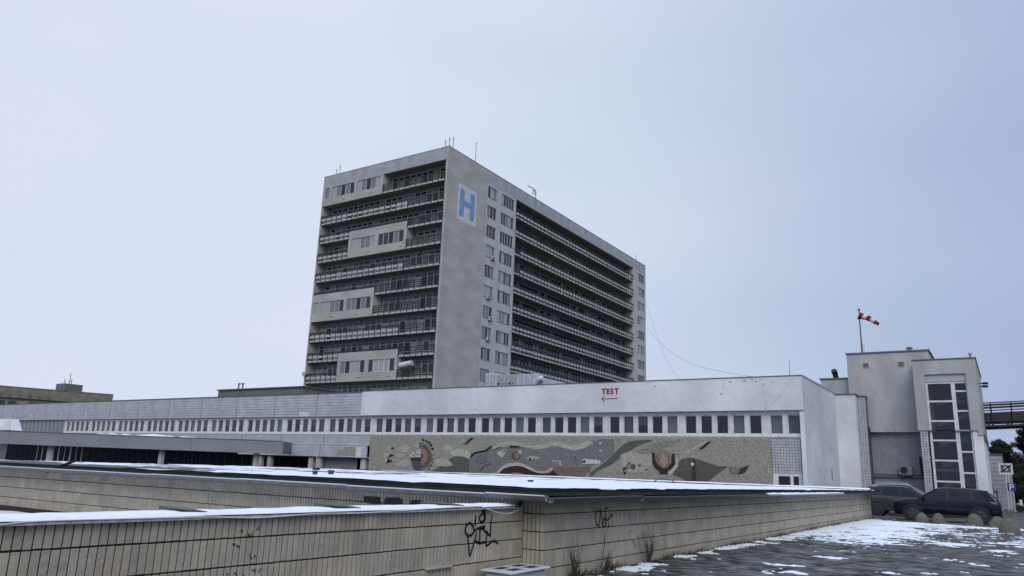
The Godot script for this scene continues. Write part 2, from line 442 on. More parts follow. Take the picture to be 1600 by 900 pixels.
# ------------------------------------------------------------------ ground
func build_ground():
	var m = mat(lin(0.30, 0.295, 0.28), 0.75, T.asphalt, Vector3(0.15, 0.2, 0.30), T.grain, 0.6)
	m.roughness_texture = T.wet; m.roughness = 0.95; m.metallic_specular = 0.35
	m.detail_enabled = true; m.detail_albedo = T.asphalt_fine; m.detail_blend_mode = BaseMaterial3D.BLEND_MODE_MUL
	m.detail_uv_layer = BaseMaterial3D.DETAIL_UV_2; m.uv2_triplanar = true; m.uv2_world_triplanar = true; m.uv2_scale = Vector3.ONE * 1.3
	M.asphalt = m
	var g = MB.new()
	# a gently uneven sheet near the camera, a flat one to the horizon
	var f = FastNoiseLite.new(); f.seed = 3; f.frequency = 0.25
	var xs = []; var zs = []
	var x = -6.2
	while x < 24.01: xs.append(x); x += 0.5
	var z = 4.0
	while z > -60.01: zs.append(z); z -= 0.5
	var rows = []
	for zz in zs:
		var row = []
		for xx in xs: row.append(Vector3(xx, -0.004 + 0.012 * f.get_noise_2d(xx, zz), zz))
		rows.append(row)
	g.grid(rows)
	var o = structure("ground", g, m, "worn wet asphalt of the car park with patches of snow")
	var far = MB.new()
	far.quad(Vector3(-900, -0.05, -900), Vector3(900, -0.05, -900), Vector3(900, -0.05, 300), Vector3(-900, -0.05, 300))
	structure("terrain", far, m, "asphalt and paved ground all round the hospital buildings")
	# seams and cracks in the asphalt
	var r = RandomNumberGenerator.new(); r.seed = 5
	for k in 13:
		var zz = -13.0 - k * 1.9 - r.randf() * 0.8
		var x0 = r.randf_range(-5.9, -3.5); var x1 = x0 + r.randf_range(2.5, 6.0)
		var pts = []
		var n = 14
		for i in n + 1:
			var t = float(i) / n
			pts.append(Vector3(lerpf(x0, x1, t), 0.012, zz + t * 0.9 + r.randf_range(-0.05, 0.05)))
		var c = MB.new(); ribbon(c, pts, r.randf_range(0.012, 0.035), Vector3.UP)
		part("crack", c, M.roof_dark, o)
	# snow left lying: thick along the bollards and the wall, streaks elsewhere
	var clumps = []
	for q in [[1225, 884, 0.5, 0.25], [1192, 893, 0.45, 0.22], [1250, 895, 0.3, 0.2], [978, 889, 0.35, 0.3], [1010, 882, 0.3, 0.3], [1062, 868, 0.25, 0.4], [1128, 856, 0.3, 0.6], [1465, 872, 0.35, 0.16], [1490, 876, 0.35, 0.16], [1515, 880, 0.3, 0.16], [1535, 883, 0.25, 0.16], [1420, 888, 0.3, 0.2], [1395, 896, 0.3, 0.2], [1565, 862, 0.3, 0.3], [1595, 880, 0.3, 0.3], [1330, 862, 0.3, 0.3], [1300, 872, 0.25, 0.2], [1380, 848, 0.5, 0.6], [1350, 880, 0.3, 0.15], [1450, 896, 0.4, 0.12], [1010, 895, 0.3, 0.2], [1480, 850, 0.4, 0.3]]:
		var cp = on_y(q[0], q[1], 0.0); clumps.append([cp.x, cp.z, q[2], q[3]])
	var amt = func(p: Vector2):
		var a = -0.78
		for q in clumps: a += 0.62 * exp(-pow((p.x - q[0]) / q[2], 2.0) - pow((p.y - q[1]) / (q[3] * 1.4), 2.0))
		a += 0.86 * smoothstep(-19.0, -30.0, p.y) * smoothstep(-43.0, -40.5, p.y) * (0.45 + 0.55 * smoothstep(-1.6, -4.4, p.x))
		a += 0.55 * exp(-pow((p.y + 40.2) / 0.7, 2.0))
		a += 0.5 * exp(-pow((p.x + 6.0) / 0.35, 2.0)) * smoothstep(-45.0, -42.0, p.y)
		return a
	var poly = PackedVector2Array([Vector2(-6.15, -9), Vector2(2.5, -9), Vector2(2.5, -44), Vector2(-6.15, -44)])
	var s = part("snow_patches", snow_sheet(poly, 0.005, Vector2(0.055, 0.085), 0.025, 0, Vector2(0.55, 1.3), 41, 0.12, amt, 0.5), M.snow, self)
	tag(s, "thin melting snow in streaks on the asphalt beside the tiled wall", "snow", "", "stuff")

# ------------------------------------------------------------------ tiled annex with the snowy roof
const AX := -6.24
const AZ := -10.67
func build_annex():
	var a = thing("annex_building", "low annex clad in upright beige tiles with a snow covered flat roof", "building")
	var jo = [-0.108, 0.164, 0.436, 0.708, 0.98, 1.215]
	var core = MB.new(); core.box(-36, AX - 0.012, -0.1, 1.215, AZ - 0.012, AZ - 0.6)
	var fw = part("front_wall", core, M.mortar, a)
	tile_face(fw, "z", AX - 19.25, AX + 0.001, AZ, jo, 71, AX, 28)
	core = MB.new(); core.box(AX - 0.6, AX - 0.012, -0.1, 1.215, AZ - 0.6, -44)
	var sw = part("side_wall", core, M.mortar, a)
	tile_face(sw, "x", -43.95, AZ + 0.004, AX, jo, 72, AZ, 28)
	# roof slab: diagonal rear edge on the left
	var poly = PackedVector2Array([Vector2(-34, -10.3), Vector2(-5.98, -10.3), Vector2(-5.98, -44.2), Vector2(-47, -44.2), Vector2(-47, -39), Vector2(-35.5, -17.5)])
	var roof = MB.new()
	var tr = Geometry2D.triangulate_polygon(poly)
	for i in range(0, tr.size(), 3):
		for yy in [1.352, 1.23]:
			roof.tri(Vector3(poly[tr[i]].x, yy, poly[tr[i]].y), Vector3(poly[tr[i + 1]].x, yy, poly[tr[i + 1]].y), Vector3(poly[tr[i + 2]].x, yy, poly[tr[i + 2]].y))
	part("roof", roof, M.roof_dark, a)
	# slanted dark flashing and the gutter below it, along the front and the side
	var L = -34.0
	var fl = MB.new()
	fl.quad(Vector3(L, 1.372, -10.34), Vector3(-6.02, 1.372, -10.34), Vector3(-5.93, 1.275, -10.25), Vector3(L, 1.275, -10.25))
	fl.quad(Vector3(L, 1.275, -10.25), Vector3(-5.93, 1.275, -10.25), Vector3(-5.93, 1.25, -10.27), Vector3(L, 1.25, -10.27))
	fl.quad(Vector3(L, 1.372, -10.34), Vector3(-6.02, 1.372, -10.34), Vector3(-6.02, 1.353, -10.42), Vector3(L, 1.353, -10.42))
	part("front_flashing", fl, M.flashing, a)
	var f2 = MB.new()
	f2.quad(Vector3(-6.02, 1.372, -10.34), Vector3(-6.02, 1.372, -44.2), Vector3(-5.93, 1.275, -44.2), Vector3(-5.93, 1.275, -10.25))
	f2.quad(Vector3(-6.02, 1.372, -10.34), Vector3(-6.02, 1.372, -44.2), Vector3(-6.1, 1.353, -44.2), Vector3(-6.1, 1.353, -10.34))
	part("side_flashing", f2, M.flashing, a)
	var r = RandomNumberGenerator.new(); r.seed = 9
	var gz = 0
	var x = L
	while x < -6.0:
		var x1 = min(x + 3.0, -5.9)
		var gm = MB.new(); var dy = r.randf_range(-0.012, 0.008)
		gutter(gm, Vector3(x, 1.235 + dy, -10.24), Vector3(x1 - 0.02, 1.235 + r.randf_range(-0.012, 0.008), -10.24), Vector3(0, 0, 1))
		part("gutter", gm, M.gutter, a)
		gm = MB.new(); gm.tube([Vector3(x, 1.276 + dy, -10.115), Vector3(x1 - 0.02, 1.272 + dy, -10.115)], 0.013, 0.013, 6); part("gutter_rim_glint", gm, M.gutter_rim_glint, a)
		x = x1
	var z = -10.2
	while z > -44.0:
		var z1 = max(z - 3.4, -44.2)
		var gm = MB.new()
		gutter(gm, Vector3(-5.92, 1.225 + r.randf_range(-0.012, 0.01), z), Vector3(-5.92, 1.225 + r.randf_range(-0.012, 0.01), z1 + 0.02), Vector3(1, 0, 0))
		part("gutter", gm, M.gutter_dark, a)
		z = z1
	# soffit board under the gutter
	var so = MB.new()
	so.box(L, AX, 1.215, 1.235, -10.3, AZ); so.box(AX, -6.0, 1.215, 1.235, -10.3, -44.0)
	part("soffit", so, M.flashing, a)
	# rear upstand
	var up = MB.new(); up.box(-47, -6.0, 1.352, 1.415, -44.2, -43.9)
	part("rear_upstand", up, M.flashing, a)
	var us = MB.new()
	var rows = []
	var f = FastNoiseLite.new(); f.seed = 8; f.frequency = 0.5
	for i in 140:
		var xx = -40.0 + i * 0.243
		var t = 0.015 + 0.045 * smoothstep(-40, -25, xx) + 0.02 * f.get_noise_1d(xx)
		rows.append([Vector3(xx, 1.413, -43.87), Vector3(xx, 1.415 + t, -43.92), Vector3(xx, 1.415 + t, -44.18), Vector3(xx, 1.41, -44.22)])
	us.grid(rows)
	part("upstand_snow", us, M.snow, a)
	# roof snow, patchy at the left end
	var amt = func(p: Vector2):
		return lerpf(-0.16, 0.55, smoothstep(-24.0, -11.0, p.x + 0.25 * (p.y + 10.0))) - 0.5 * smoothstep(-15.0, -20.0, p.x) * smoothstep(-15.0, -12.0, p.y)
	var inner = PackedVector2Array([Vector2(-34, -10.36), Vector2(-6.0, -10.36), Vector2(-6.0, -43.9), Vector2(-46.8, -43.9), Vector2(-46.8, -39), Vector2(-35.3, -17.5)])
	var s = part("roof_snow", snow_sheet(inner, 1.356, Vector2(0.3, 0.16), 0.035, 0, Vector2(0.22, 0.45), 12, 0.5, amt), M.snow, self)
	tag(s, "snow lying on the flat roof of the tiled annex", "snow", "", "stuff")
	# lumpy snow in the side gutter
	var gs = MB.new(); rows = []
	for i in 60:
		var zz = -22.5 - i * 0.2
		var h = 0.045 + 0.05 * abs(f.get_noise_1d(zz * 3.0)) * (1.0 if i > 1 and i < 58 else 0.0)
		rows.append([Vector3(-5.99, 1.24, zz), Vector3(-5.94, 1.245 + h, zz), Vector3(-5.87, 1.245 + h * 0.9, zz), Vector3(-5.80, 1.23, zz)])
	gs.grid(rows)
	tag(part("gutter_snow", gs, M.snow, self), "lumpy ridge of snow lying in the gutter of the annex side", "snow", "", "stuff")
	# black painted patches on the front wall above the parapet
	for q in [[[568, 775], [595, 776.5], [595, 788], [580, 787.5], [568, 785]], [[600, 787], [600.5, 779.5], [604, 777], [622, 777.5], [628, 780], [629.5, 790], [600, 790]], [[640, 789], [641, 783], [646, 781], [658, 781.5], [663, 784], [665, 790]]]:
		var mb = MB.new(); var pp = []
		for e in q: pp.append(on_z(e[0], e[1], AZ + 0.004))
		for i in range(1, pp.size() - 1): mb.tri(pp[0], pp[i], pp[i + 1])
		part("paint_patch", mb, M.paint_black, fw)
	# tag on the side wall, crack below it, fainter scribbles further on
	var z8 = func(e): return on_x(700 + e[0] / 6.154, 780 + e[1] / 6.154, AX + 0.004)
	var g = MB.new()
	for s2 in [[[1455, 98], [1430, 130], [1420, 190], [1432, 245], [1455, 255]], [[1472, 88], [1462, 180], [1452, 262]], [[1470, 92], [1482, 190], [1490, 255], [1498, 185], [1512, 200], [1516, 250], [1498, 268], [1488, 240]], [[1536, 82], [1518, 92], [1514, 140], [1524, 200], [1545, 190], [1572, 148], [1580, 172]], [[1545, 236], [1548, 268]]]:
		var pp = []
		for e in s2: pp.append(z8.call(e))
		ribbon(g, smooth(pp), 0.030, Vector3(1, 0, 0))
	part("graffiti", g, M.paint_black, sw)
	var ck = MB.new(); var cp = []
	for e in [[1513, 340], [1506, 400], [1503, 450], [1496, 500], [1488, 560], [1482, 610], [1472, 655]]: cp.append(z8.call(e))
	ribbon(ck, cp, 0.022, Vector3(1, 0, 0)); part("wall_crack", ck, M.mortar, sw)
	var fs = MB.new(); var r2 = RandomNumberGenerator.new(); r2.seed = 31
	for k in 22:
		var zz = -13.6 - r2.randf() * r2.randf() * 9.0; var yy = r2.randf_range(0.25, 1.1)
		var pp = []; var p = Vector3(AX + 0.004, yy, zz)
		for i in 5:
			pp.append(p); p += Vector3(0, r2.randf_range(-0.12, 0.09), r2.randf_range(-0.13, 0.05))
			p.y = clamp(p.y, 0.05, 1.18)
		ribbon(fs, smooth(pp), 0.007, Vector3(1, 0, 0))
	part("graffiti", fs, M.paint_faint, sw)
	# bits standing on the roof: vents, lifted sheet, pole
	for q in [[494, 733.5, 0.55, 0.10], [492, 741, 0.18, 0.09], [517, 740.5, 0.22, 0.10], [829, 753, 0.2, 0.05]]:
		var p = on_y(q[0], q[1], 1.39)
		var mb = MB.new(); mb.tube([Vector3(0, -0.06, 0), Vector3(0, q[3] * 0.6, 0)], q[2] * 0.34, q[2] * 0.34, 12)
		mb.tube([Vector3(0, q[3] * 0.6, 0), Vector3(0, q[3], 0)], q[2] * 0.5, q[2] * 0.38, 12)
		var lab = {494: "wide dark roof vent on the annex roof by the thin white pole", 492: "small dark vent cap on the annex roof near its gutter", 517: "dark vent cap on patchy roof snow, right of the small one", 829: "flat little drain cap in the snow near the annex corner"}
		var o = thing("roof_vent", lab[int(q[0])], "vent", p)
		part("cap", mb, M.roof_dark, o)
	var pl = MB.new(); var b = on_y(494, 731, 1.36); var t = on_z(495.5, 712, b.z)
	pl.tube([b, t], 0.035, 0.03, 8)
	var po = thing("pole", "thin white pole standing on the annex roof", "pole"); part("shaft", pl, M.white_frame, po)
	var hm = MB.new(); var hc = on_y(1038, 754.5, 1.42)
	var hp = []
	for i in 9: hp.append(hc + Vector3(cos(PI * i / 8.0) * 0.42, sin(PI * i / 8.0) * 0.16, 0))
	hm.tube(hp, 0.02); var ho = thing("roof_hoop", "small bent metal hoop on the snowy annex roof below the U shaped motif", "hoop")
	part("hoop", hm, M.gutter_dark, ho)
	# loose board leaning on the gutter
	var lb = MB.new(); var l0 = on_z(74, 737, -10.2); var l1 = on_z(119, 719, -10.45)
	lb.tube([l0, l1], 0.045, 0.035, 6)
	var lo = thing("loose_batten", "dark loose batten sticking out over the annex gutter", "batten"); part("batten", lb, M.flashing, lo)

func gutter(mb: MB, a: Vector3, b: Vector3, out: Vector3):
	var prof = [Vector2(0, 0.04), Vector2(0.0, 0.0), Vector2(0.02, -0.035), Vector2(0.06, -0.05), Vector2(0.10, -0.03), Vector2(0.115, 0.01), Vector2(0.115, 0.03), Vector2(0.125, 0.038), Vector2(0.13, 0.03)]
	var r0 = []; var r1 = []
	for p in prof:
		r0.append(a + out * p.x + Vector3.UP * p.y); r1.append(b + out * p.x + Vector3.UP * p.y)
	mb.grid([r0, r1])

# ------------------------------------------------------------------ near parapet wall
const NX := -6.62
func build_parapet():
	var w = thing("parapet_wall", "beige tiled parapet wall with snowy metal coping and a black tag", "wall")
	var core = MB.new(); core.box(NX - 0.3, NX - 0.012, -0.3, 1.075, 1.5, AZ + 0.012)
	part("core", core, M.mortar, w)
	tile_face(w, "x", AZ + 0.02, 1.5, NX, [-0.228, 0.044, 0.316, 0.588, 0.86, 1.075], 73, -4.4, 58)
	# coping: sheet lengths with a drip edge, snow on top
	var r = RandomNumberGenerator.new(); r.seed = 14
	var z = 1.5
	var f = FastNoiseLite.new(); f.seed = 4; f.frequency = 0.8
	while z > AZ + 0.35:
		var z1 = max(z - 1.25, AZ + 0.25)
		var y = 1.09 + r.randf_range(-0.004, 0.006)
		var c = MB.new()
		c.hexa([Vector3(NX - 0.34, y, z), Vector3(NX + 0.06, y - 0.012, z), Vector3(NX + 0.06, y - 0.012, z1 + 0.006), Vector3(NX - 0.34, y, z1 + 0.006), Vector3(NX - 0.34, y + 0.012, z), Vector3(NX + 0.06, y, z), Vector3(NX + 0.06, y, z1 + 0.006), Vector3(NX - 0.34, y + 0.012, z1 + 0.006)])
		c.box(NX + 0.052, NX + 0.06, y - 0.034, y - 0.002, z, z1 + 0.006)
		part("coping", c, M.coping, w)
		z = z1
	var s = MB.new(); var rows = []
	var n = 110
	for i in n + 1:
		var zz = lerpf(1.5, AZ + 0.3, float(i) / n)
		var h = 0.024 + 0.012 * f.get_noise_1d(zz * 2.0)
		rows.append([Vector3(NX - 0.34, 1.09, zz), Vector3(NX - 0.31, 1.102 + h, zz), Vector3(NX - 0.1, 1.104 + h * 1.2, zz), Vector3(NX + 0.03, 1.096 + h, zz), Vector3(NX + 0.055 + 0.006 * f.get_noise_1d(zz * 5.0), 1.09, zz)])
	s.grid(rows)
	part("coping_snow", s, M.snow, w)
	# sheet ends that have lifted
	for q in [[258, 296], [500, 537], [665, 700]]:
		var p0 = on_x(q[0], 800, NX - 0.25); var p1 = on_x(q[1], 800, NX - 0.25)
		var c = MB.new()
		var y0 = 1.135; var y1 = 1.12
		c.hexa([Vector3(NX - 0.36, y0, p0.z), Vector3(NX - 0.02, y0 + 0.012, p0.z), Vector3(NX + 0.03, y1, p1.z), Vector3(NX - 0.36, y1, p1.z), Vector3(NX - 0.36, y0 + 0.03, p0.z), Vector3(NX - 0.05, y0 + 0.018, p0.z), Vector3(NX + 0.03, y1 + 0.008, p1.z), Vector3(NX - 0.36, y1 + 0.03, p1.z)])
		part("lifted_sheet", c, M.coping_green, w)
	# spray-can tag
	var z8 = func(e): return on_x(700 + e[0] / 6.154, 780 + e[1] / 6.154, NX + 0.004)
	var g = MB.new()
	for s2 in [[[215, 228], [182, 248], [165, 300], [183, 342], [215, 350], [246, 320], [242, 262], [215, 228]], [[190, 350], [200, 450], [210, 545], [238, 460], [262, 380], [275, 315]], [[270, 160], [262, 205], [266, 250]], [[330, 140], [303, 175], [312, 215], [338, 212], [352, 175], [346, 140], [332, 125], [348, 112], [360, 140], [356, 205]], [[427, 152], [412, 230], [407, 352]], [[407, 352], [378, 325], [350, 300], [345, 268]], [[258, 298], [300, 276], [352, 262], [340, 282], [300, 290]], [[305, 282], [306, 360], [305, 428]], [[376, 308], [370, 380], [368, 445], [395, 432], [425, 405], [455, 404], [480, 425]], [[258, 398], [285, 412], [305, 425], [340, 414], [372, 416]]]:
		var pp = []
		for e in s2: pp.append(z8.call(e))
		ribbon(g, smooth(pp), 0.033, Vector3(1, 0, 0))
	part("graffiti", g, M.paint_black, w)
	var h = MB.new(); var r2 = RandomNumberGenerator.new(); r2.seed = 77
	for q in [[376, 832], [386, 834], [392, 836], [402, 824], [364, 852], [371, 855], [393, 870], [398, 868], [357, 896], [368, 898], [380, 899], [396, 893], [405, 890]]:
		var pp = []
		for i in 4: pp.append(on_x(q[0] + r2.randf_range(-3, 4), q[1] + r2.randf_range(-4, 4), NX + 0.004))
		ribbon(h, smooth(pp), 0.008, Vector3(1, 0, 0))
	part("graffiti", h, M.paint_black, w)
	# broken mortar strip low on the wall
	var lp = on_x(686, 887, NX + 0.02)
	var st = MB.new(); st.bbox(lp, Vector3(0.05, 0.03, 0.55), 0.006); part("ledge", st, M.tiles[2], w)
	# cable clipped below the coping, sagging at its end
	var cp = []
	for q in [[-30, 822], [0, 820], [60, 814.5], [180, 811], [318, 808], [400, 809], [450, 806], [505, 802], [560, 802], [640, 797], [690, 794], [745, 791], [760, 795], [775, 800], [790, 802.5], [800, 801]]: cp.append(on_x(q[0], q[1], NX + 0.062))
	var last = on_z(824, 782, AZ + 0.03)
	cp.append(cp[-1].lerp(last, 0.45) + Vector3(0, -0.03, 0)); cp.append(last); cp.append(last + Vector3(0.12, 0.02, 0))
	var cm = MB.new(); cm.tube(smooth(cp), 0.007, 0.007, 6)
	var co = thing("cable", "pale cable strung under the parapet coping and up to the annex corner", "cable"); part("wire", cm, M.cable, co)
	for q in [[54, 814.5], [320, 807], [505, 801.5], [640, 796]]:
		var b = MB.new(); b.bbox(on_x(q[0], q[1], NX + 0.02), Vector3(0.03, 0.035, 0.06), 0.006); part("clip", b, M.frame_grey, co)
	# downpipe stub at the inner corner
	var dp = MB.new(); var d0 = on_z(816, 782, AZ + 0.06)
	dp.tube([d0 + Vector3(-0.25, 0.06, 0.02), d0 + Vector3(-0.02, 0.03, 0.03), d0 + Vector3(0.0, -0.03, 0.03), d0 + Vector3(-0.03, -0.07, 0.05)], 0.035, 0.035, 10)
	var dt = thing("gutter_outlet", "short dark gutter outlet in the corner where parapet meets annex", "pipe"); part("spout", dp, M.gutter_dark, dt)
	# lower roof behind the parapet
	var lr = thing("low_roof", "lower snow covered roof between the parapet and the annex front", "roof")
	var d = MB.new(); d.box(-30, NX - 0.36, -0.05, 0.1, 1.5, AZ + 0.02); part("deck", d, M.roof_dark, lr)
	var fl = MB.new()
	fl.hexa([Vector3(-30, 0.1, AZ + 0.16), Vector3(-7.1, 0.1, AZ + 0.16), Vector3(-7.1, 0.1, AZ + 0.01), Vector3(-30, 0.1, AZ + 0.01), Vector3(-30, 0.215, AZ + 0.04), Vector3(-7.1, 0.215, AZ + 0.04), Vector3(-7.1, 0.215, AZ + 0.01), Vector3(-30, 0.215, AZ + 0.01)])
	part("wall_flashing", fl, mat(lin(0.022, 0.010, 0.010), 0.8), lr)
	var sp = PackedVector2Array([Vector2(-30, 1.4), Vector2(-7.0, 1.4), Vector2(-7.0, AZ + 0.4), Vector2(-30, AZ + 0.4)])
	var sn = part("court_snow", snow_sheet(sp, 0.105, Vector2(0.3, 0.3), 0.04, 0.5, Vector2(0.3, 0.4), 51), M.snow, self)
	tag(sn, "snow on the low roof behind the parapet wall", "snow", "", "stuff")
	# grey box at the foot of the parapet
	var bo = thing("utility_box", "low grey box with snow on its slotted lid at the parapet foot", "box", Vector3(-6.27, 0, -9.95))
	var bm = MB.new(); bm.bbox(Vector3(0, 0.1, 0), Vector3(0.44, 0.22, 1.0), 0.03); part("casing", bm, M.frame_grey, bo)
	var lm = MB.new(); lm.bbox(Vector3(0, 0.225, 0), Vector3(0.54, 0.035, 1.1), 0.012); part("lid", lm, mat(lin(0.5, 0.52, 0.54), 0.6), bo)
	for k in 4:
		var sm = MB.new(); sm.bbox(Vector3(-0.11 + 0.22 * (k % 2), 0.243, -0.24 + 0.48 * int(k / 2)), Vector3(0.14, 0.006, 0.26), 0.002); part("slot", sm, M.black, bo)

func build_weeds():
	var r = RandomNumberGenerator.new(); r.seed = 66
	var mb = MB.new()
	for k in 1500:
		var z = -11.4 - pow(r.randf(), 1.3) * 32.0
		var clump = 0.5 + 0.5 * sin(z * 2.1) * sin(z * 0.63 + 1.0)
		if r.randf() > clump * 0.9 + 0.08: continue
		var p = Vector3(AX + r.randf_range(0.02, 0.2), 0.0, z)
		var h = r.randf_range(0.03, 0.13) * (0.6 + clump)
		var lean = Vector3(r.randf_range(-0.04, 0.1), h, r.randf_range(-0.08, 0.08))
		var s = Vector3(0.0, 0, 0.008)
		mb.tri(p - s, p + lean, p + s)
		mb.tri(p - Vector3(0.006, 0, 0), p + lean * 0.9 + Vector3(0.02, 0, 0.01), p + Vector3(0.006, 0, 0))
	tag(part("dry_weeds", mb, M.weed, self), "dry dark weeds growing along the foot of the annex side wall", "weeds", "", "stuff")
	# bare twiggy shrubs against the wall
	var labs = ["bare twiggy shrub at the annex corner near the grey box", "bare spreading shrub on the annex side wall beyond the small tag", "bare shrub under the small tag beside the wall crack"]
	var i = 0
	for q in [[862, 897, 0.55, 26], [1000, 877, 0.65, 34], [935, 890, 0.4, 18]]:
		var base = on_y(q[0], q[1], 0.0); base.x = AX + 0.12
		var o = thing("bare_shrub", labs[i], "shrub", base); i += 1
		var tw = MB.new()
		for k in q[3]:
			var d = Vector3(r.randf_range(-0.05, 0.22), 1, r.randf_range(-0.75, 0.75)).normalized() * q[2] * r.randf_range(0.4, 1.0)
			var p0 = Vector3(0, 0, r.randf_range(-0.08, 0.08))
			var mid = p0 + d * 0.5 + Vector3(0.03, 0, r.randf_range(-0.06, 0.06))
			tw.tube([p0, mid, p0 + d], 0.006, 0.002, 4, false)
			for j in 3:
				var b = mid.lerp(p0 + d, r.randf())
				tw.tube([b, b + Vector3(r.randf_range(-0.02, 0.06), r.randf_range(0.02, 0.1), r.randf_range(-0.12, 0.12))], 0.003, 0.001, 3, false)
		part("twigs", tw, M.bark, o)

# ------------------------------------------------------------------ the ward tower
const TX := -68.5
const TZ := -85.0
const TL := -95.9
const TB := -162.0
const TOP := 50.64
func fy(k): return 45.34 - 3.4 * k          # top of balcony slab k, counted from the roof
var glass_pick := []
# a window of n lights: frame with mullions, panes behind
func window(parent, axis, u0, u1, y0, y1, front, n, frame_m, r, dark := 0.55, deep := 0.10):
	var fr = MB.new(); var w0 = front - deep; var w1 = front - deep + 0.05
	ring(fr, axis, u0, u1, y0, y1, 0.06, w0, w1)
	for i in range(1, n):
		var u = lerpf(u0, u1, float(i) / n)
		slab(fr, axis, u - 0.07, u + 0.07, y0 + 0.06, y1 - 0.06, w0, w1)
	var o = part("window", fr, frame_m, parent)
	for i in n:
		var a = lerpf(u0, u1, float(i) / n); var b = lerpf(u0, u1, (i + 1.0) / n)
		var g = MB.new(); slab(g, axis, a + 0.03, b - 0.03, y0 + 0.03, y1 - 0.03, w0 + 0.012, w0 + 0.024)
		var q = r.randf()
		part("pane", g, M.glass if q < dark * 0.5 else (M.glass_b if q < dark else (M.glass_curtain if q < dark + 0.33 else M.glass_pale)), o)
	return o
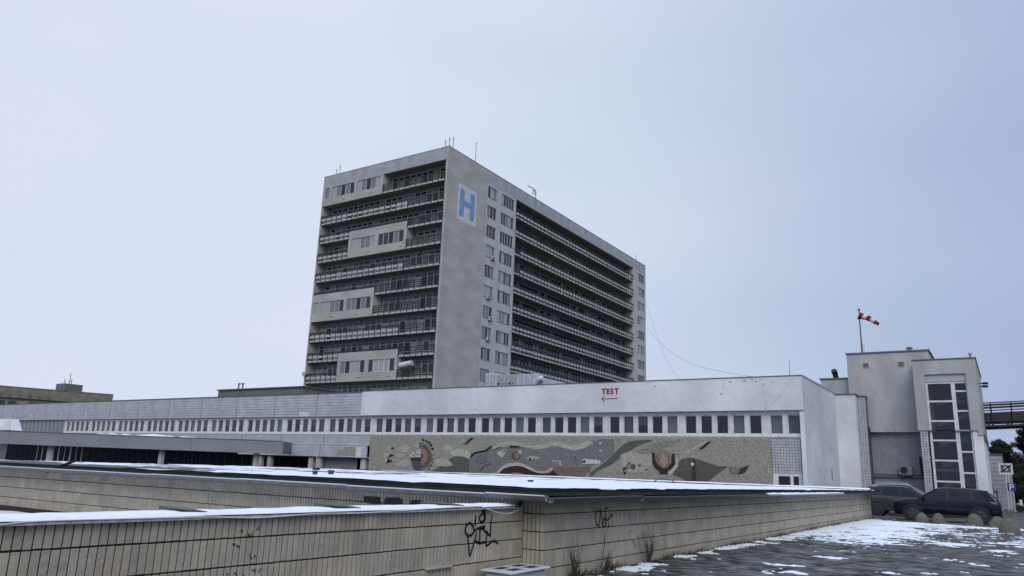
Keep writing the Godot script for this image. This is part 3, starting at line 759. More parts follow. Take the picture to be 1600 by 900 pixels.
# balustrade run: kind "R" rails only, "B" with a concrete beam
func balustrade(parent, axis, u0, u1, y, front, kind):
	var mb = MB.new()
	var n = max(1, int(round((u1 - u0) / 1.22)))
	for i in n + 1:
		var u = lerpf(u0 + 0.04, u1 - 0.04, float(i) / n)
		slab(mb, axis, u - 0.06, u + 0.06, y - 0.18, y + 1.28, front + 0.01, front + 0.06)
	var rails = [0.3, 0.62, 0.95, 1.24] if kind == "R" else [1.08, 1.26]
	for h in rails: slab(mb, axis, u0, u1, y + h - 0.065, y + h + 0.065, front - 0.05, front + 0.008)
	part("railing", mb, M.rail, parent)
	if kind == "B":
		var b = MB.new(); slab(b, axis, u0 + 0.02, u1 - 0.02, y + 0.42, y + 0.78, front - 0.14, front + 0.004)
		part("balcony_beam", b, M.concrete_light, parent)
func build_tower():
	var r = RandomNumberGenerator.new(); r.seed = 100
	var t = thing("hospital_tower", "tall grey concrete hospital block with rows of balconies and a blue H", "building")
	var core = MB.new()
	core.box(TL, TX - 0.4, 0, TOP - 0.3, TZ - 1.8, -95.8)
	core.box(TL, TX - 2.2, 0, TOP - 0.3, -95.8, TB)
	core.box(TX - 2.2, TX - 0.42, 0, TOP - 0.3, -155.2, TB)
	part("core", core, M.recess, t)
	# blind gable strip with the H
	var bl = MB.new(); bl.box(TX - 0.4, TX, 0, TOP, -95.75, TZ)
	part("blind_wall", bl, M.concrete, t)
	var hp = MB.new(); hp.box(TX, TX + 0.012, 39.6, 45.6, -92.95, -87.95)
	var sg = part("hospital_sign", hp, M.sign_white, t)
	var hl = MB.new()
	hl.box(TX + 0.012, TX + 0.024, 40.35, 44.9, -89.65, -88.5); hl.box(TX + 0.012, TX + 0.024, 40.35, 44.9, -92.4, -91.25)
	hl.box(TX + 0.012, TX + 0.024, 42.15, 43.15, -91.25, -89.65)
	part("letter", hl, M.sign_blue, sg)
	# roof fascia in panels
	for q in [[TL, -88.3], [-88.25, -81.9], [-81.85, TX - 0.4]]:
		var fp = MB.new(); fp.box(q[0], q[1], 48.5, TOP - 0.06, TZ - 0.35, TZ); part("fascia_panel", fp, M.fascia_grey, t)
	for q in [[-104.3, -95.77], [-120.9, -104.34], [-137.9, -120.94], [-154.9, -137.94], [TB, -154.94]]:
		var fp = MB.new(); fp.box(TX - 0.35, TX - 0.003, 48.4, TOP - 0.06, q[0], q[1]); part("fascia_panel", fp, M.fascia_grey, t)
	var cap = MB.new()
	cap.box(TL - 0.06, TX - 0.4, TOP - 0.06, TOP, TZ - 0.45, TZ + 0.05); cap.box(TX - 0.45, TX + 0.05, TOP + 0.002, TOP + 0.04, TB, TZ + 0.05); cap.box(TL, TX - 0.45, TOP - 0.3, TOP - 0.15, TB, TZ - 0.46)
	part("roof_edge", cap, M.concrete, t)
	# soffits over the top balconies
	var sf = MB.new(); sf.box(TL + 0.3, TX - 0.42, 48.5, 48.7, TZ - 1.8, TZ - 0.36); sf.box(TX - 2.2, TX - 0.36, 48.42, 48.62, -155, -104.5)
	part("soffit", sf, M.slab_dark, t)
	# end fins
	var fin = MB.new(); fin.box(TL, TL + 0.3, 0, 48.5, TZ - 1.8, TZ); part("end_fin", fin, M.concrete, t)
	fin = MB.new(); fin.box(TX - 2.2, TX - 0.003, 0, 48.4, -104.75, -104.4); part("end_fin", fin, M.concrete_light, t)
	fin = MB.new(); fin.box(TX - 2.2, TX - 0.003, 0, 48.4, -155.2, -154.95); part("end_fin", fin, M.concrete_light, t)
	# ---- front (towards +z)
	var segs = [[[-95.6, -81.8, "W"], [-81.8, -68.9, "R"]], [[-95.6, -76.1, "B"], [-76.1, -68.9, "R"]], [[-95.6, -88.5, "B"], [-88.5, -75.9, "P"], [-75.9, -68.9, "R"]], [[-95.6, -88.5, "B"], [-88.5, -75.9, "W"], [-75.9, -68.9, "R"]], [[-95.6, -76.1, "B"], [-76.1, -68.9, "R"]], [[-95.6, -81.8, "P"], [-81.8, -68.9, "R"]], [[-95.6, -81.8, "W"], [-81.8, -68.9, "R"]], [[-95.6, -76.1, "B"], [-76.1, -68.9, "R"]], [[-95.6, -88.5, "B"], [-88.5, -75.9, "P"], [-75.9, -68.9, "R"]], [[-95.6, -88.5, "B"], [-88.5, -75.9, "W"], [-75.9, -68.9, "R"]], []]
	for k in 11:
		var y = fy(k)
		var s = MB.new(); s.box(TL + 0.3, TX - 0.4, y - 0.24, y, TZ - 1.8, TZ - 0.06)
		var sl = part("balcony_slab", s, M.slab_dark, t)
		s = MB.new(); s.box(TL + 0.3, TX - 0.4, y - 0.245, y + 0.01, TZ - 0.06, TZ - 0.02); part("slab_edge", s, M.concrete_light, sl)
		for g in segs[k]:
			if g[2] == "R" or g[2] == "B": balustrade(t, "z", g[0], g[1], y, TZ, g[2])
			elif g[2] == "P":
				var p = MB.new(); p.box(g[0], g[1], y - 0.25, y + 0.95, TZ - 0.3, TZ + 0.05); part("parapet_panel", p, M.concrete, t)
				balustrade(t, "z", g[0], g[1], y + 0.02, TZ - 0.1, "Q")
			else:
				# enclosed bay with window strips
				var hs = []
				var mods = [[-95.3, -94.3, 1], [-93.6, -88.35, 5], [-87.75, -82.45, 5]] if g[0] < -95 else [[-87.9, -82.6, 5], [-81.9, -76.5, 5]]
				for m in mods: hs.append([m[0], m[1], y + 1.05, y + 2.98])
				var top = y + 3.15 if k > 0 else 48.5
				var p = MB.new(); holed(p, "z", g[0], g[1], y - 0.26, top, hs, TZ + 0.05, 0.3)
				part("bay_panel", p, M.concrete, t)
				for m in mods:
					window(t, "z", m[0], m[1], y + 1.05, y + 2.98, TZ + 0.05, m[2], M.white_frame if (k == 9 and m[0] > -82) else M.frame_grey, r, 0.45, 0.14)
				# side cheeks
				var ch = MB.new(); ch.box(g[1] - 0.15, g[1], y, top, TZ - 1.8, TZ - 0.25); part("bay_cheek", ch, M.concrete_light, t)
				ch = MB.new(); ch.box(g[0], g[0] + 0.15, y, top, TZ - 1.8, TZ - 0.25); part("bay_cheek", ch, M.concrete_light, t)
				for j in 2:
					var vt = MB.new(); var vx = g[0] + 3.3 + j * 6.5 + r.randf() * 1.5
					vt.box(vx, vx + 0.7, y + 0.22, y + 0.34, TZ + 0.05, TZ + 0.06); part("vent_slot", vt, M.frame_dark, t)
		# recessed wall: bays of door-height glazing between pale mullions
		var closed = [99.0, 99.0]
		for g in segs[k]:
			if g[2] == "W": closed = [g[0], g[1]]
		var u = -94.9
		while u < -70.0:
			if u > closed[0] - 1.0 and u < closed[1]:
				u += 1.24; continue
			var w = TZ - 1.8
			var fr = MB.new()
			ring(fr, "z", u, u + 1.22, y + 0.75, y + 2.72, 0.07, w + 0.005, w + 0.07)
			slab(fr, "z", u - 0.10, u + 0.10, y + 0.1, y + 2.8, w + 0.005, w + 0.09)
			slab(fr, "z", u + 0.1, u + 1.12, y + 2.15, y + 2.25, w + 0.005, w + 0.07)
			var wn = part("window", fr, M.frame_grey, t)
			var gm = MB.new(); slab(gm, "z", u + 0.1, u + 1.12, y + 0.82, y + 2.15, w + 0.015, w + 0.03)
			var q = r.randf()
			part("pane", gm, M.glass_b if q < 0.42 else (M.glass_curtain if q < 0.86 else M.glass_pale), wn)
			var gt = MB.new(); slab(gt, "z", u + 0.1, u + 1.12, y + 2.25, y + 2.65, w + 0.015, w + 0.03)
			part("transom_pane", gt, M.glass if r.randf() < 0.75 else M.glass_curtain, wn)
			if r.randf() < 0.13:
				var dr = MB.new(); slab(dr, "z", u + 0.1, u + 1.12, y + 0.05, y + 2.2, w + 0.032, w + 0.05); part("door_opening", dr, M.black, wn)
			u += 1.24
	# ---- window strip beside the gable (faces +x), one mesh with true openings
	var holes = []
	for k in 12:
		var y1 = 47.95 - 3.4 * k
		holes.append([-98.75, -96.05, y1 - 1.95, y1]); holes.append([-104.1, -100.1, y1 - 1.95, y1])
	var st = MB.new(); holed(st, "x", -104.4, -95.78, 0, 48.38, holes, TX, 0.35)
	part("window_strip_wall", st, M.concrete_light, t)
	for h in holes:
		window(t, "x", h[0], h[1], h[2], h[3], TX, 3 if h[1] > -99 else 5, M.frame_grey, r, 0.5, 0.16)
		var tm = MB.new(); slab(tm, "x", h[0], h[1], h[2] - 0.06, h[2], TX, TX + 0.04); part("sill", tm, M.frame_dark, t)
	# ---- far end strip
	holes = []
	for k in 12:
		var y1 = 47.85 - 3.4 * k
		holes.append([-161.3, -157.3, y1 - 2.0, y1])
	st = MB.new(); holed(st, "x", TB, -155.2, 0, 48.38, holes, TX, 0.35); part("window_strip_wall", st, M.concrete_light, t)
	for h in holes: window(t, "x", h[0], h[1], h[2], h[3], TX, 4, M.frame_grey, r, 0.4, 0.16)
	# ---- long balconies (face +x): slab, beam and railing of each storey, glazing behind
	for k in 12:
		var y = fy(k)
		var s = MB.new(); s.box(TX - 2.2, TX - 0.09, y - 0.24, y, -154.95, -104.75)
		var sl = part("balcony_slab", s, M.slab_dark, t)
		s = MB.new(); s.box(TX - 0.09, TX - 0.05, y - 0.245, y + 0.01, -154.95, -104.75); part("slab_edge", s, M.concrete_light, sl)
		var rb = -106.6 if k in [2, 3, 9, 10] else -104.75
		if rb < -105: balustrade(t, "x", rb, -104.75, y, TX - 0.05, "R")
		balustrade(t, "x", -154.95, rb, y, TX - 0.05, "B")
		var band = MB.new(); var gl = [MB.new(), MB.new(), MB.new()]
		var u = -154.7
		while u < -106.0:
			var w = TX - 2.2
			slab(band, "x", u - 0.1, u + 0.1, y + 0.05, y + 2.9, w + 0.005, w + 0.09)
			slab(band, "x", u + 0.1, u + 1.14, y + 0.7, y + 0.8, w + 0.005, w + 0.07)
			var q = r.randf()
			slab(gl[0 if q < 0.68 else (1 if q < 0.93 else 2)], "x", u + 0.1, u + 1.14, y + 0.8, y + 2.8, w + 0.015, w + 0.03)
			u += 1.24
		part("mullions", band, M.frame_dark, t).set_meta("kind", "stuff")  # dark mullions and mostly dark panes put the recess shade into colour
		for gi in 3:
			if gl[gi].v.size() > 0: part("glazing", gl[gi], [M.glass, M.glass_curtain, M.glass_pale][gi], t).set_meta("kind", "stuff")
	# air conditioners hung under the strip windows
	var words = ["second", "third", "fourth", "fifth", "sixth", "seventh", "eighth", "ninth", "tenth"]
	for k in [3, 5, 6, 7, 9]:
		var o = thing("air_conditioner", "small grey air conditioner below the %s narrow window from the tower roof" % words[k - 1], "air conditioner", Vector3(TX, 46.0 - 3.4 * k, -98.0 + 0.4 * (k % 3)), "air conditioners on the tower window strip")
		var b = MB.new(); b.bbox(Vector3(0.24, 0.0, 0), Vector3(0.36, 0.62, 0.85), 0.03); part("casing", b, M.frame_grey, o)
		var f = MB.new(); f.disc(Vector3(0.425, 0, 0.1), Vector3(1, 0, 0), 0.24, 16); part("fan_grille", f, M.frame_dark, o)
		var br = MB.new(); br.box(0, 0.4, -0.37, -0.32, -0.3, -0.25); br.box(0, 0.4, -0.37, -0.32, 0.25, 0.3); part("bracket", br, M.frame_dark, o)
	# white duct on the lowest visible balcony
	var y9 = fy(9)
	var d = thing("white_duct", "thick white bent duct on the tower balcony beside the white framed window", "duct")
	var dm = MB.new()
	var pa = on_z(626, 571, TZ - 0.5); var pb = on_z(644, 567, TZ - 0.5); var pc = on_z(625.5, 562, TZ - 0.5)
	dm.tube([pa, pa.lerp(pb, 0.5), pb], 0.45, 0.42, 14); part("barrel", dm, M.white_frame, d)
	dm = MB.new(); dm.tube([pa + Vector3(0.2, 0, 0), pa + Vector3(-0.35, 0.15, 0), pa + Vector3(-0.5, 0.55, 0), pc], 0.24, 0.2, 12); part("elbow", dm, M.white_frame, d)
	dm = MB.new(); dm.tube([pa + Vector3(0.6, -1.5, 0), pa + Vector3(0.6, -0.3, 0)], 0.1); dm.tube([pb + Vector3(-0.3, -1.5, 0), pb + Vector3(-0.3, -0.3, 0)], 0.1); part("stand", dm, M.frame_dark, d)
	# satellite dish on the tower edge
	var dc = on_z(475, 585, TZ + 0.3)
	var ds = thing("satellite_dish", "round grey satellite dish on the outer edge of the tower balconies", "satellite dish", dc)
	var dr2 = MB.new(); var rows = []
	for i in 5:
		var rr = 0.4 * i / 4.0; var row = []
		for j in 16: row.append(Vector3(cos(TAU * j / 16) * rr, sin(TAU * j / 16) * rr, 0.35 * rr * rr * 2.0))
		rows.append(row)
	dr2.grid(rows, true); part("reflector", dr2, M.frame_grey, ds)
	dr2 = MB.new(); dr2.tube([Vector3(0, -0.1, 0), Vector3(0.25, -0.1, -0.1), Vector3(0.3, -0.1, -0.4)], 0.03); part("arm", dr2, M.frame_dark, ds)
	# aerials on the roof
	aerial("aerial", "cluster of small aerials on the tower roof corner above the gable", on_z(702, 228, TZ - 0.3), [[-0.8, 1.1], [0.0, 1.5], [0.75, 1.35]], true)
	aerial("aerial", "slim single mast aerial on the tower roof behind the gable", on_x(743, 250, TX - 1.5), [[0.0, 3.2]], false)
	aerial("aerial", "antenna pair on the tower roof at the end away from the gable", on_z(529, 271, TZ - 0.3), [[-0.5, 0.8], [0.3, 1.5]], true)
	aerial("aerial", "small spike aerial on the far end of the long tower roof", on_x(994, 408, TX - 0.5), [[0.0, 1.4]], false)
	# window-cleaning davit
	var dv = thing("roof_davit", "bent steel davit frame on the long roof edge of the tower", "davit")
	var a0 = on_x(837, 309, TX - 0.8); var vm = MB.new()
	vm.tube([a0 + Vector3(0, -0.4, 0), a0 + Vector3(0, 1.3, 0), a0 + Vector3(0, 1.5, 1.0), a0 + Vector3(0.2, 1.2, 3.2)], 0.08); vm.tube([a0 + Vector3(0, 0.2, 1.2), a0 + Vector3(0, 1.4, 0.8), a0 + Vector3(0, 0.6, 0.2)], 0.07)
	part("frame", vm, M.frame_dark, dv)
func aerial(called, label, at, masts, panels):
	var o = thing(called, label, "aerial", at)
	for q in masts:
		var m = MB.new(); m.tube([Vector3(q[0], -0.4, 0), Vector3(q[0], q[1], 0)], 0.06, 0.035, 6); part("mast", m, M.frame_dark, o)
		if panels:
			m = MB.new(); m.bbox(Vector3(q[0] + 0.08, q[1] * 0.72, 0.1), Vector3(0.18, 0.55, 0.14), 0.03); part("panel_antenna", m, M.frame_grey, o)
		else:
			m = MB.new(); m.tube([Vector3(q[0] - 0.22, q[1] * 0.9, 0), Vector3(q[0] + 0.22, q[1] * 0.95, 0)], 0.03); part("crossbar", m, M.frame_dark, o)

# ------------------------------------------------------------------ the two-storey wing with the mosaic
const WZ := -53.0
const WX := -11.13
func siding(parent, called, x0, x1, y0, y1, z, m, board := 0.27):
	# lapped boards as real steps
	var mb = MB.new(); var y = y0
	while y < y1 - 0.02:
		var t = min(y + board, y1)
		mb.quad(Vector3(x0, t, z), Vector3(x1, t, z), Vector3(x1, y, z + 0.03), Vector3(x0, y, z + 0.03))
		mb.quad(Vector3(x0, y, z + 0.03), Vector3(x1, y, z + 0.03), Vector3(x1, y, z - 0.005), Vector3(x0, y, z - 0.005))
		y = t
	mb.box(x0, x1, y0 + 0.001, y1 - 0.001, z - 0.12, z - 0.006)
	mb.quad(Vector3(x0, y0, z + 0.02), Vector3(x0, y1, z + 0.02), Vector3(x0, y1, z - 0.1), Vector3(x0, y0, z - 0.1))
	return part(called, mb, m, parent)
func small_tiles(parent, axis, u0, u1, y0, y1, front, size, seed_, grey := false):
	var b = MB.new(); slab(b, axis, u0, u1, y0, y1, front - 0.05, front - 0.012)
	var o = part("tile_bed", b, M.grout_pale if grey else M.grout, parent)
	var mb = MB.new(); var r = RandomNumberGenerator.new(); r.seed = seed_
	var nu = int(max(1, round((u1 - u0) / size))); var ny = int(max(1, round((y1 - y0) / size)))
	for i in nu:
		for j in ny:
			var a = lerpf(u0, u1, float(i) / nu) + 0.011; var c = lerpf(u0, u1, (i + 1.0) / nu) - 0.011
			var d = lerpf(y0, y1, float(j) / ny) + 0.011; var e = lerpf(y0, y1, (j + 1.0) / ny) - 0.011
			var q = r.randf_range(0.9, 1.06); mb.col = Color(q, q, q)
			var w = front + r.randf_range(-0.002, 0.002)
			slab(mb, axis, a, c, d, e, w - 0.014, w)
	var t = part("wall_tiles", mb, M.grey_tile if grey else M.white_tile, o)
	t.set_meta("kind", "stuff")
	return o
func wing_window(parent, x0, x1, y0, y1, r):
	var fr = MB.new(); var z = WZ - 0.13
	ring(fr, "z", x0, x1, y0, y1, 0.055, z, z + 0.05)
	var o = part("window", fr, M.white_frame, parent)
	var g = MB.new(); g.box(x0 + 0.03, x1 - 0.03, y0 + 0.03, y1 - 0.03, z + 0.015, z + 0.027); part("pane", g, M.pane, o)
	var q = r.randf()
	if q < 0.62:
		var c = MB.new(); var yb = y0
		if q > 0.5: yb = lerpf(y0, y1, r.randf_range(0.3, 0.7))
		c.box(x0, x1, yb, y1, z - 0.14, z - 0.12); part("blind", c, M.curtain if q < 0.2 else M.curtain_grey, o)
func build_wing():
	var r = RandomNumberGenerator.new(); r.seed = 200
	var w = thing("hospital_wing", "long two storey hospital wing with white fascia, window ribbon and stone mosaic", "building")
	var L = -140.0
	# body behind the facade: rooms, roof
	var b = MB.new()
	b.box(L, WX - 0.1, 6.25, 8.45, WZ - 0.2, -84)
	b.box(L, WX - 0.1, 0, 8.45, -58.5, -84)
	part("body", b, M.room, w)
	var rf = MB.new(); rf.box(L, WX - 0.1, 8.46, 8.52, WZ - 0.3, -84); part("roof", rf, M.roof_dark, w)
	var fl = MB.new(); fl.box(-98.0, WX - 0.1, 4.3, 4.45, WZ - 0.3, -58.4); part("floor_slab", fl, M.room, w)
	# white fascia
	for q in [[-51.1, -37.55], [-37.54, -24.05], [-24.04, WX]]:
		var p = MB.new(); p.box(q[0], q[1], 6.32, 8.58, WZ - 0.1, WZ + 0.42); part("white_fascia", p, M.white_paint, w)
	var ed = MB.new(); ed.box(-51.12, WX + 0.03, 8.582, 8.64, WZ - 0.2, WZ + 0.46); ed.box(L, -51.13, 8.53, 8.59, WZ - 0.2, WZ + 0.3); part("roof_edge", ed, M.frame_dark, w)
	# lettering
	var font = SystemFont.new(); font.font_names = PackedStringArray(["Droid Sans"]); font.font_weight = 700
	var fv = FontVariation.new(); fv.base_font = font; fv.variation_embolden = 0.9; fv.spacing_glyph = 2
	var tm = TextMesh.new(); tm.text = "TEST"; tm.font = fv; tm.font_size = 32; tm.pixel_size = 0.0178; tm.depth = 0.01; tm.horizontal_alignment = HORIZONTAL_ALIGNMENT_CENTER
	var to = part("lettering", tm, M.red, w, Vector3(-25.2, 7.88, WZ + 0.43))
	var ar = MB.new(); var az = WZ + 0.424
	ar.box(-25.8, -24.5, 7.31, 7.37, az, az + 0.008)
	for s in [-1, 1]:
		ribbon(ar, [Vector3(-25.88, 7.34, az + 0.009), Vector3(-25.65, 7.34 + 0.2 * s, az + 0.009)], 0.06, Vector3(0, 0, 1))
	part("arrow", ar, M.red, w)
	# flaked paint and hairline cracks on the white fascia
	var fr2 = RandomNumberGenerator.new(); fr2.seed = 17
	for q in [[1163, 595], [1175, 593], [1182, 596], [1188, 593], [1193, 601], [1206, 597], [1127, 616], [1024, 604], [620, 617], [742, 640], [1140, 597]]:
		var fk = MB.new(); var fc = on_z(q[0], q[1], WZ + 0.424); var fp = []
		for i in 7: fp.append(fc + Vector3(cos(TAU * i / 7) * fr2.randf_range(0.04, 0.17), sin(TAU * i / 7) * fr2.randf_range(0.03, 0.09), 0))
		for i in range(1, 6): fk.tri(fp[0], fp[i], fp[i + 1])
		part("paint_flake", fk, M.fascia_grey, w)
	for q in [[[1240, 592], [1228, 606], [1217, 620], [1205, 632], [1196, 640]], [[1190, 598], [1193, 612], [1196, 626], [1196, 640]], [[1131, 594], [1130, 610]], [[1252, 590], [1256, 610], [1258, 625]]]:
		var ck = MB.new(); var cpp = []
		for e in q: cpp.append(on_z(e[0], e[1], WZ + 0.423))
		ribbon(ck, smooth(cpp), 0.022, Vector3(0, 0, 1)); part("hairline_crack", ck, M.fascia_grey, w)
	# grey siding fascia of the older length
	var x = -51.15
	while x > L:
		siding(w, "siding_panel", x - 6.1, x - 0.03, 6.28, 8.53, WZ + 0.22, M.siding)
		x -= 6.15
	var pm = MB.new(); var p0 = on_z(467, 651, WZ + 0.26); var p1 = on_z(484, 643, WZ + 0.26)
	pm.box(p0.x, p1.x, p0.y, p1.y, WZ + 0.235, WZ + 0.262); part("patch", pm, M.white_paint, w)
	# ribbon of windows: five lights to a bay
	var wins = []
	var holes = []
	for k in range(-9, 7):
		var g0 = -49.42 + 6.0 * k if k >= 0 else -49.42 + 6.12 * k
		for i in 5:
			var a = g0 + i * 1.15
			if a + 0.87 > -11.3: continue
			wins.append([a - 0.02, a + 0.83])
	for q in wins: holes.append([q[0], q[1], 4.75, 6.06])
	var band = MB.new(); holed(band, "z", -105.0, -11.42, 4.47, 6.3, holes, WZ, 0.16); part("window_band", band, M.white_frame, w)
	for q in wins: wing_window(w, q[0], q[1], 4.75, 6.06, r)
	var sill = MB.new(); sill.box(-105, -11.5, 4.56, 4.63, WZ, WZ + 0.07); part("sill", sill, M.white_frame, w)
	# ribbed glazing at the far left end
	var rg = MB.new(); var rr = MB.new()
	rg.box(L, -105.02, 4.6, 6.28, WZ - 0.1, WZ - 0.05)
	var xx = -105.0
	while xx > L:
		rr.box(xx - 0.1, xx, 4.6, 6.28, WZ - 0.05, WZ + 0.02); xx -= 1.05
	part("ribbed_glazing", rg, M.glass_curtain, w); part("mullions", rr, M.frame_grey, w).set_meta("kind", "stuff")
	# mosaic wall
	var mu = MB.new(); mu.box(-49.95, -13.42, 0, 4.46, WZ - 0.2, WZ + 0.02)
	var mural = part("mosaic_wall", mu, M.mural_base, w)
	build_mosaic(mural)
	# tiled end panel, door below, pillar
	small_tiles(w, "z", -13.4, -11.52, 2.2, 4.44, WZ, 0.19, 5)
	var dp = MB.new(); holed(dp, "z", -13.4, -11.52, 0, 2.2, [[-13.05, -12.3, 0.1, 2.02], [-12.1, -11.75, 0.1, 2.02]], WZ - 0.02, 0.1)
	var door = part("door", dp, M.white_frame, w)
	var dg = MB.new(); dg.box(-13.1, -11.7, 0.1, 2.05, WZ - 0.11, WZ - 0.09); part("glass", dg, M.glass, door)
	var pl = MB.new(); pl.box(-11.41, WX, 0, 6.3, WZ - 0.2, WZ + 0.32); part("pillar", pl, M.white_paint, w)
	# plain white side wall, with its lower rear block
	var sd = MB.new(); sd.box(WX - 0.1, WX - 0.003, 0, 8.58, -64.2, WZ - 0.21); part("side_wall", sd, M.white_paint, w)
	var rb = MB.new(); rb.box(WX - 0.1, -9.68, 0, 8.5, -66.5, -64.2); part("rear_block", rb, M.white_paint, w)
	var rc = MB.new(); rc.box(WX - 0.15, -9.6, 8.502, 8.58, -66.5, -64.12); part("rear_block_cap", rc, M.frame_dark, w)
	var sc = MB.new(); sc.hexa([Vector3(WX - 0.5, 8.58, WZ + 0.3), Vector3(WX + 0.04, 8.58, WZ + 0.3), Vector3(WX + 0.04, 8.58, -64.1), Vector3(WX - 0.5, 8.58, -64.1), Vector3(WX - 0.5, 8.70, WZ - 0.6), Vector3(WX + 0.04, 8.645, WZ + 0.25), Vector3(WX + 0.04, 8.7, -64.1), Vector3(WX - 0.5, 8.95, -64.1)])
	part("side_flashing", sc, M.frame_grey, w)
	var sl = MB.new(); var sp = on_x(1300, 741, WX); sl.box(WX, WX + 0.02, sp.y - 0.45, sp.y + 0.45, sp.z - 0.08, sp.z + 0.08); part("wall_slot", sl, M.frame_dark, w)
	# tiled strip next to the stair tower
	small_tiles(w, "z", -9.66, -9.1, 0, 8.4, -65.2, 0.19, 7)
	var tb = MB.new(); tb.box(-9.68, -9.1, 0, 8.42, -66.5, -65.26); part("tile_strip_core", tb, M.grout, w)
	var tcap = MB.new(); tcap.box(-9.67, -9.05, 8.43, 8.5, -66.5, -65.1); part("tile_strip_cap", tcap, M.frame_dark, w)
	# old length: siding below the windows, overhang, dark ground floor
	x = -49.97
	while x > -110:
		siding(w, "siding_panel", x - 6.1, x - 0.03, 3.62, 4.46, WZ + 0.0, M.siding_low, 0.21)
		x -= 6.15
	x = -49.97
	for k in 3:
		siding(w, "siding_panel", x - 6.1, x - 0.03, 2.46, 3.48, WZ + 0.35, M.siding, 0.21); x -= 6.15
	var ov = MB.new(); ov.box(-64, -49.97, 3.5, 3.6, WZ - 0.2, WZ + 0.34); ov.box(-64, -49.97, 2.4, 2.5, WZ - 3.4, WZ + 0.2); part("overhang", ov, M.siding_low, w)
	var brk = MB.new(); var bp = [[525, 711], [527, 702], [537, 702], [538, 698], [555, 698], [556, 711.5]]
	var bq = []
	for e in bp: bq.append(on_z(e[0], e[1], WZ + 0.39))
	brk.quad(bq[0], bq[1], bq[2], Vector3(bq[2].x, bq[0].y, bq[2].z)); brk.quad(Vector3(bq[2].x, bq[0].y, bq[2].z), Vector3(bq[2].x, bq[3].y, bq[3].z), bq[4], bq[5])
	part("bare_concrete", brk, M.mural_base, w)
	var wp = MB.new(); wp.box(-51.3, -50.6, 2.44, 3.3, WZ + 0.35, WZ + 0.42); part("white_post", wp, M.white_frame, w)
	# recessed ground floor glazing, canopy shade painted into its panes
	var gl = MB.new(); gl.box(-130, -50.0, 0, 4.4, -56.6, -56.4); part("ground_floor_wall", gl, M.canopy, w)
	for k in 25:
		var gx = -127.0 + k * 3.05
		var fm = MB.new(); ring(fm, "z", gx, gx + 2.9, 0.1, 3.2, 0.08, -56.39, -56.3); slab(fm, "z", gx + 1.4, gx + 1.5, 0.1, 3.2, -56.39, -56.3)
		var gw = part("ground_window", fm, M.rail if (gx < -120.5 or gx > -106.0) else M.white_frame, w)
		var gp = MB.new(); slab(gp, "z", gx + 0.05, gx + 2.85, 0.1, 3.15, -56.38, -56.34); part("pane", gp, M.painted_shade_glass, gw)
	var sh = MB.new(); var s0 = on_z(503, 712, WZ - 0.5); var s1 = on_z(558, 732, WZ - 0.5)
	var yy = 0.9
	while yy < 2.4:
		sh.quad(Vector3(s0.x, yy + 0.12, WZ - 0.5), Vector3(s1.x, yy + 0.12, WZ - 0.5), Vector3(s1.x, yy, WZ - 0.46), Vector3(s0.x, yy, WZ - 0.46)); yy += 0.12
	part("roller_shutter", sh, M.canopy, w)
	for px in [567, 405, 420, 485, 497]:
		var c = MB.new(); var cx = on_z(px, 720, WZ + 0.1); c.box(cx.x - 0.28, cx.x + 0.28, 0, 2.45 if px > 440 else 3.6, WZ - 0.3, WZ + 0.1)
		part("column", c, M.concrete_light, w)

func inlay(parent, pts, col, lift):
	var poly = PackedVector2Array()
	for p in pts: poly.append(Vector2(p.x, p.y))
	var tr = Geometry2D.triangulate_polygon(poly)
	if tr.is_empty(): return
	var mb = MB.new()
	for i in range(0, tr.size(), 3):
		mb.tri(Vector3(poly[tr[i]].x, poly[tr[i]].y, WZ + 0.02 + lift), Vector3(poly[tr[i + 1]].x, poly[tr[i + 1]].y, WZ + 0.02 + lift), Vector3(poly[tr[i + 2]].x, poly[tr[i + 2]].y, WZ + 0.02 + lift))
	for i in poly.size():
		var a = poly[i]; var b = poly[(i + 1) % poly.size()]
		mb.quad(Vector3(a.x, a.y, WZ + 0.02 + lift), Vector3(b.x, b.y, WZ + 0.02 + lift), Vector3(b.x, b.y, WZ + 0.015), Vector3(a.x, a.y, WZ + 0.015))
	var key = "mosaic%s" % str(col)
	if not M.has(key): M[key] = mat(lin(col[0], col[1], col[2]), 0.8, T.mosaic, Vector3.ONE * 0.42, T.grain, 0.4)
	part("mosaic_inlay", mb, M[key], parent)
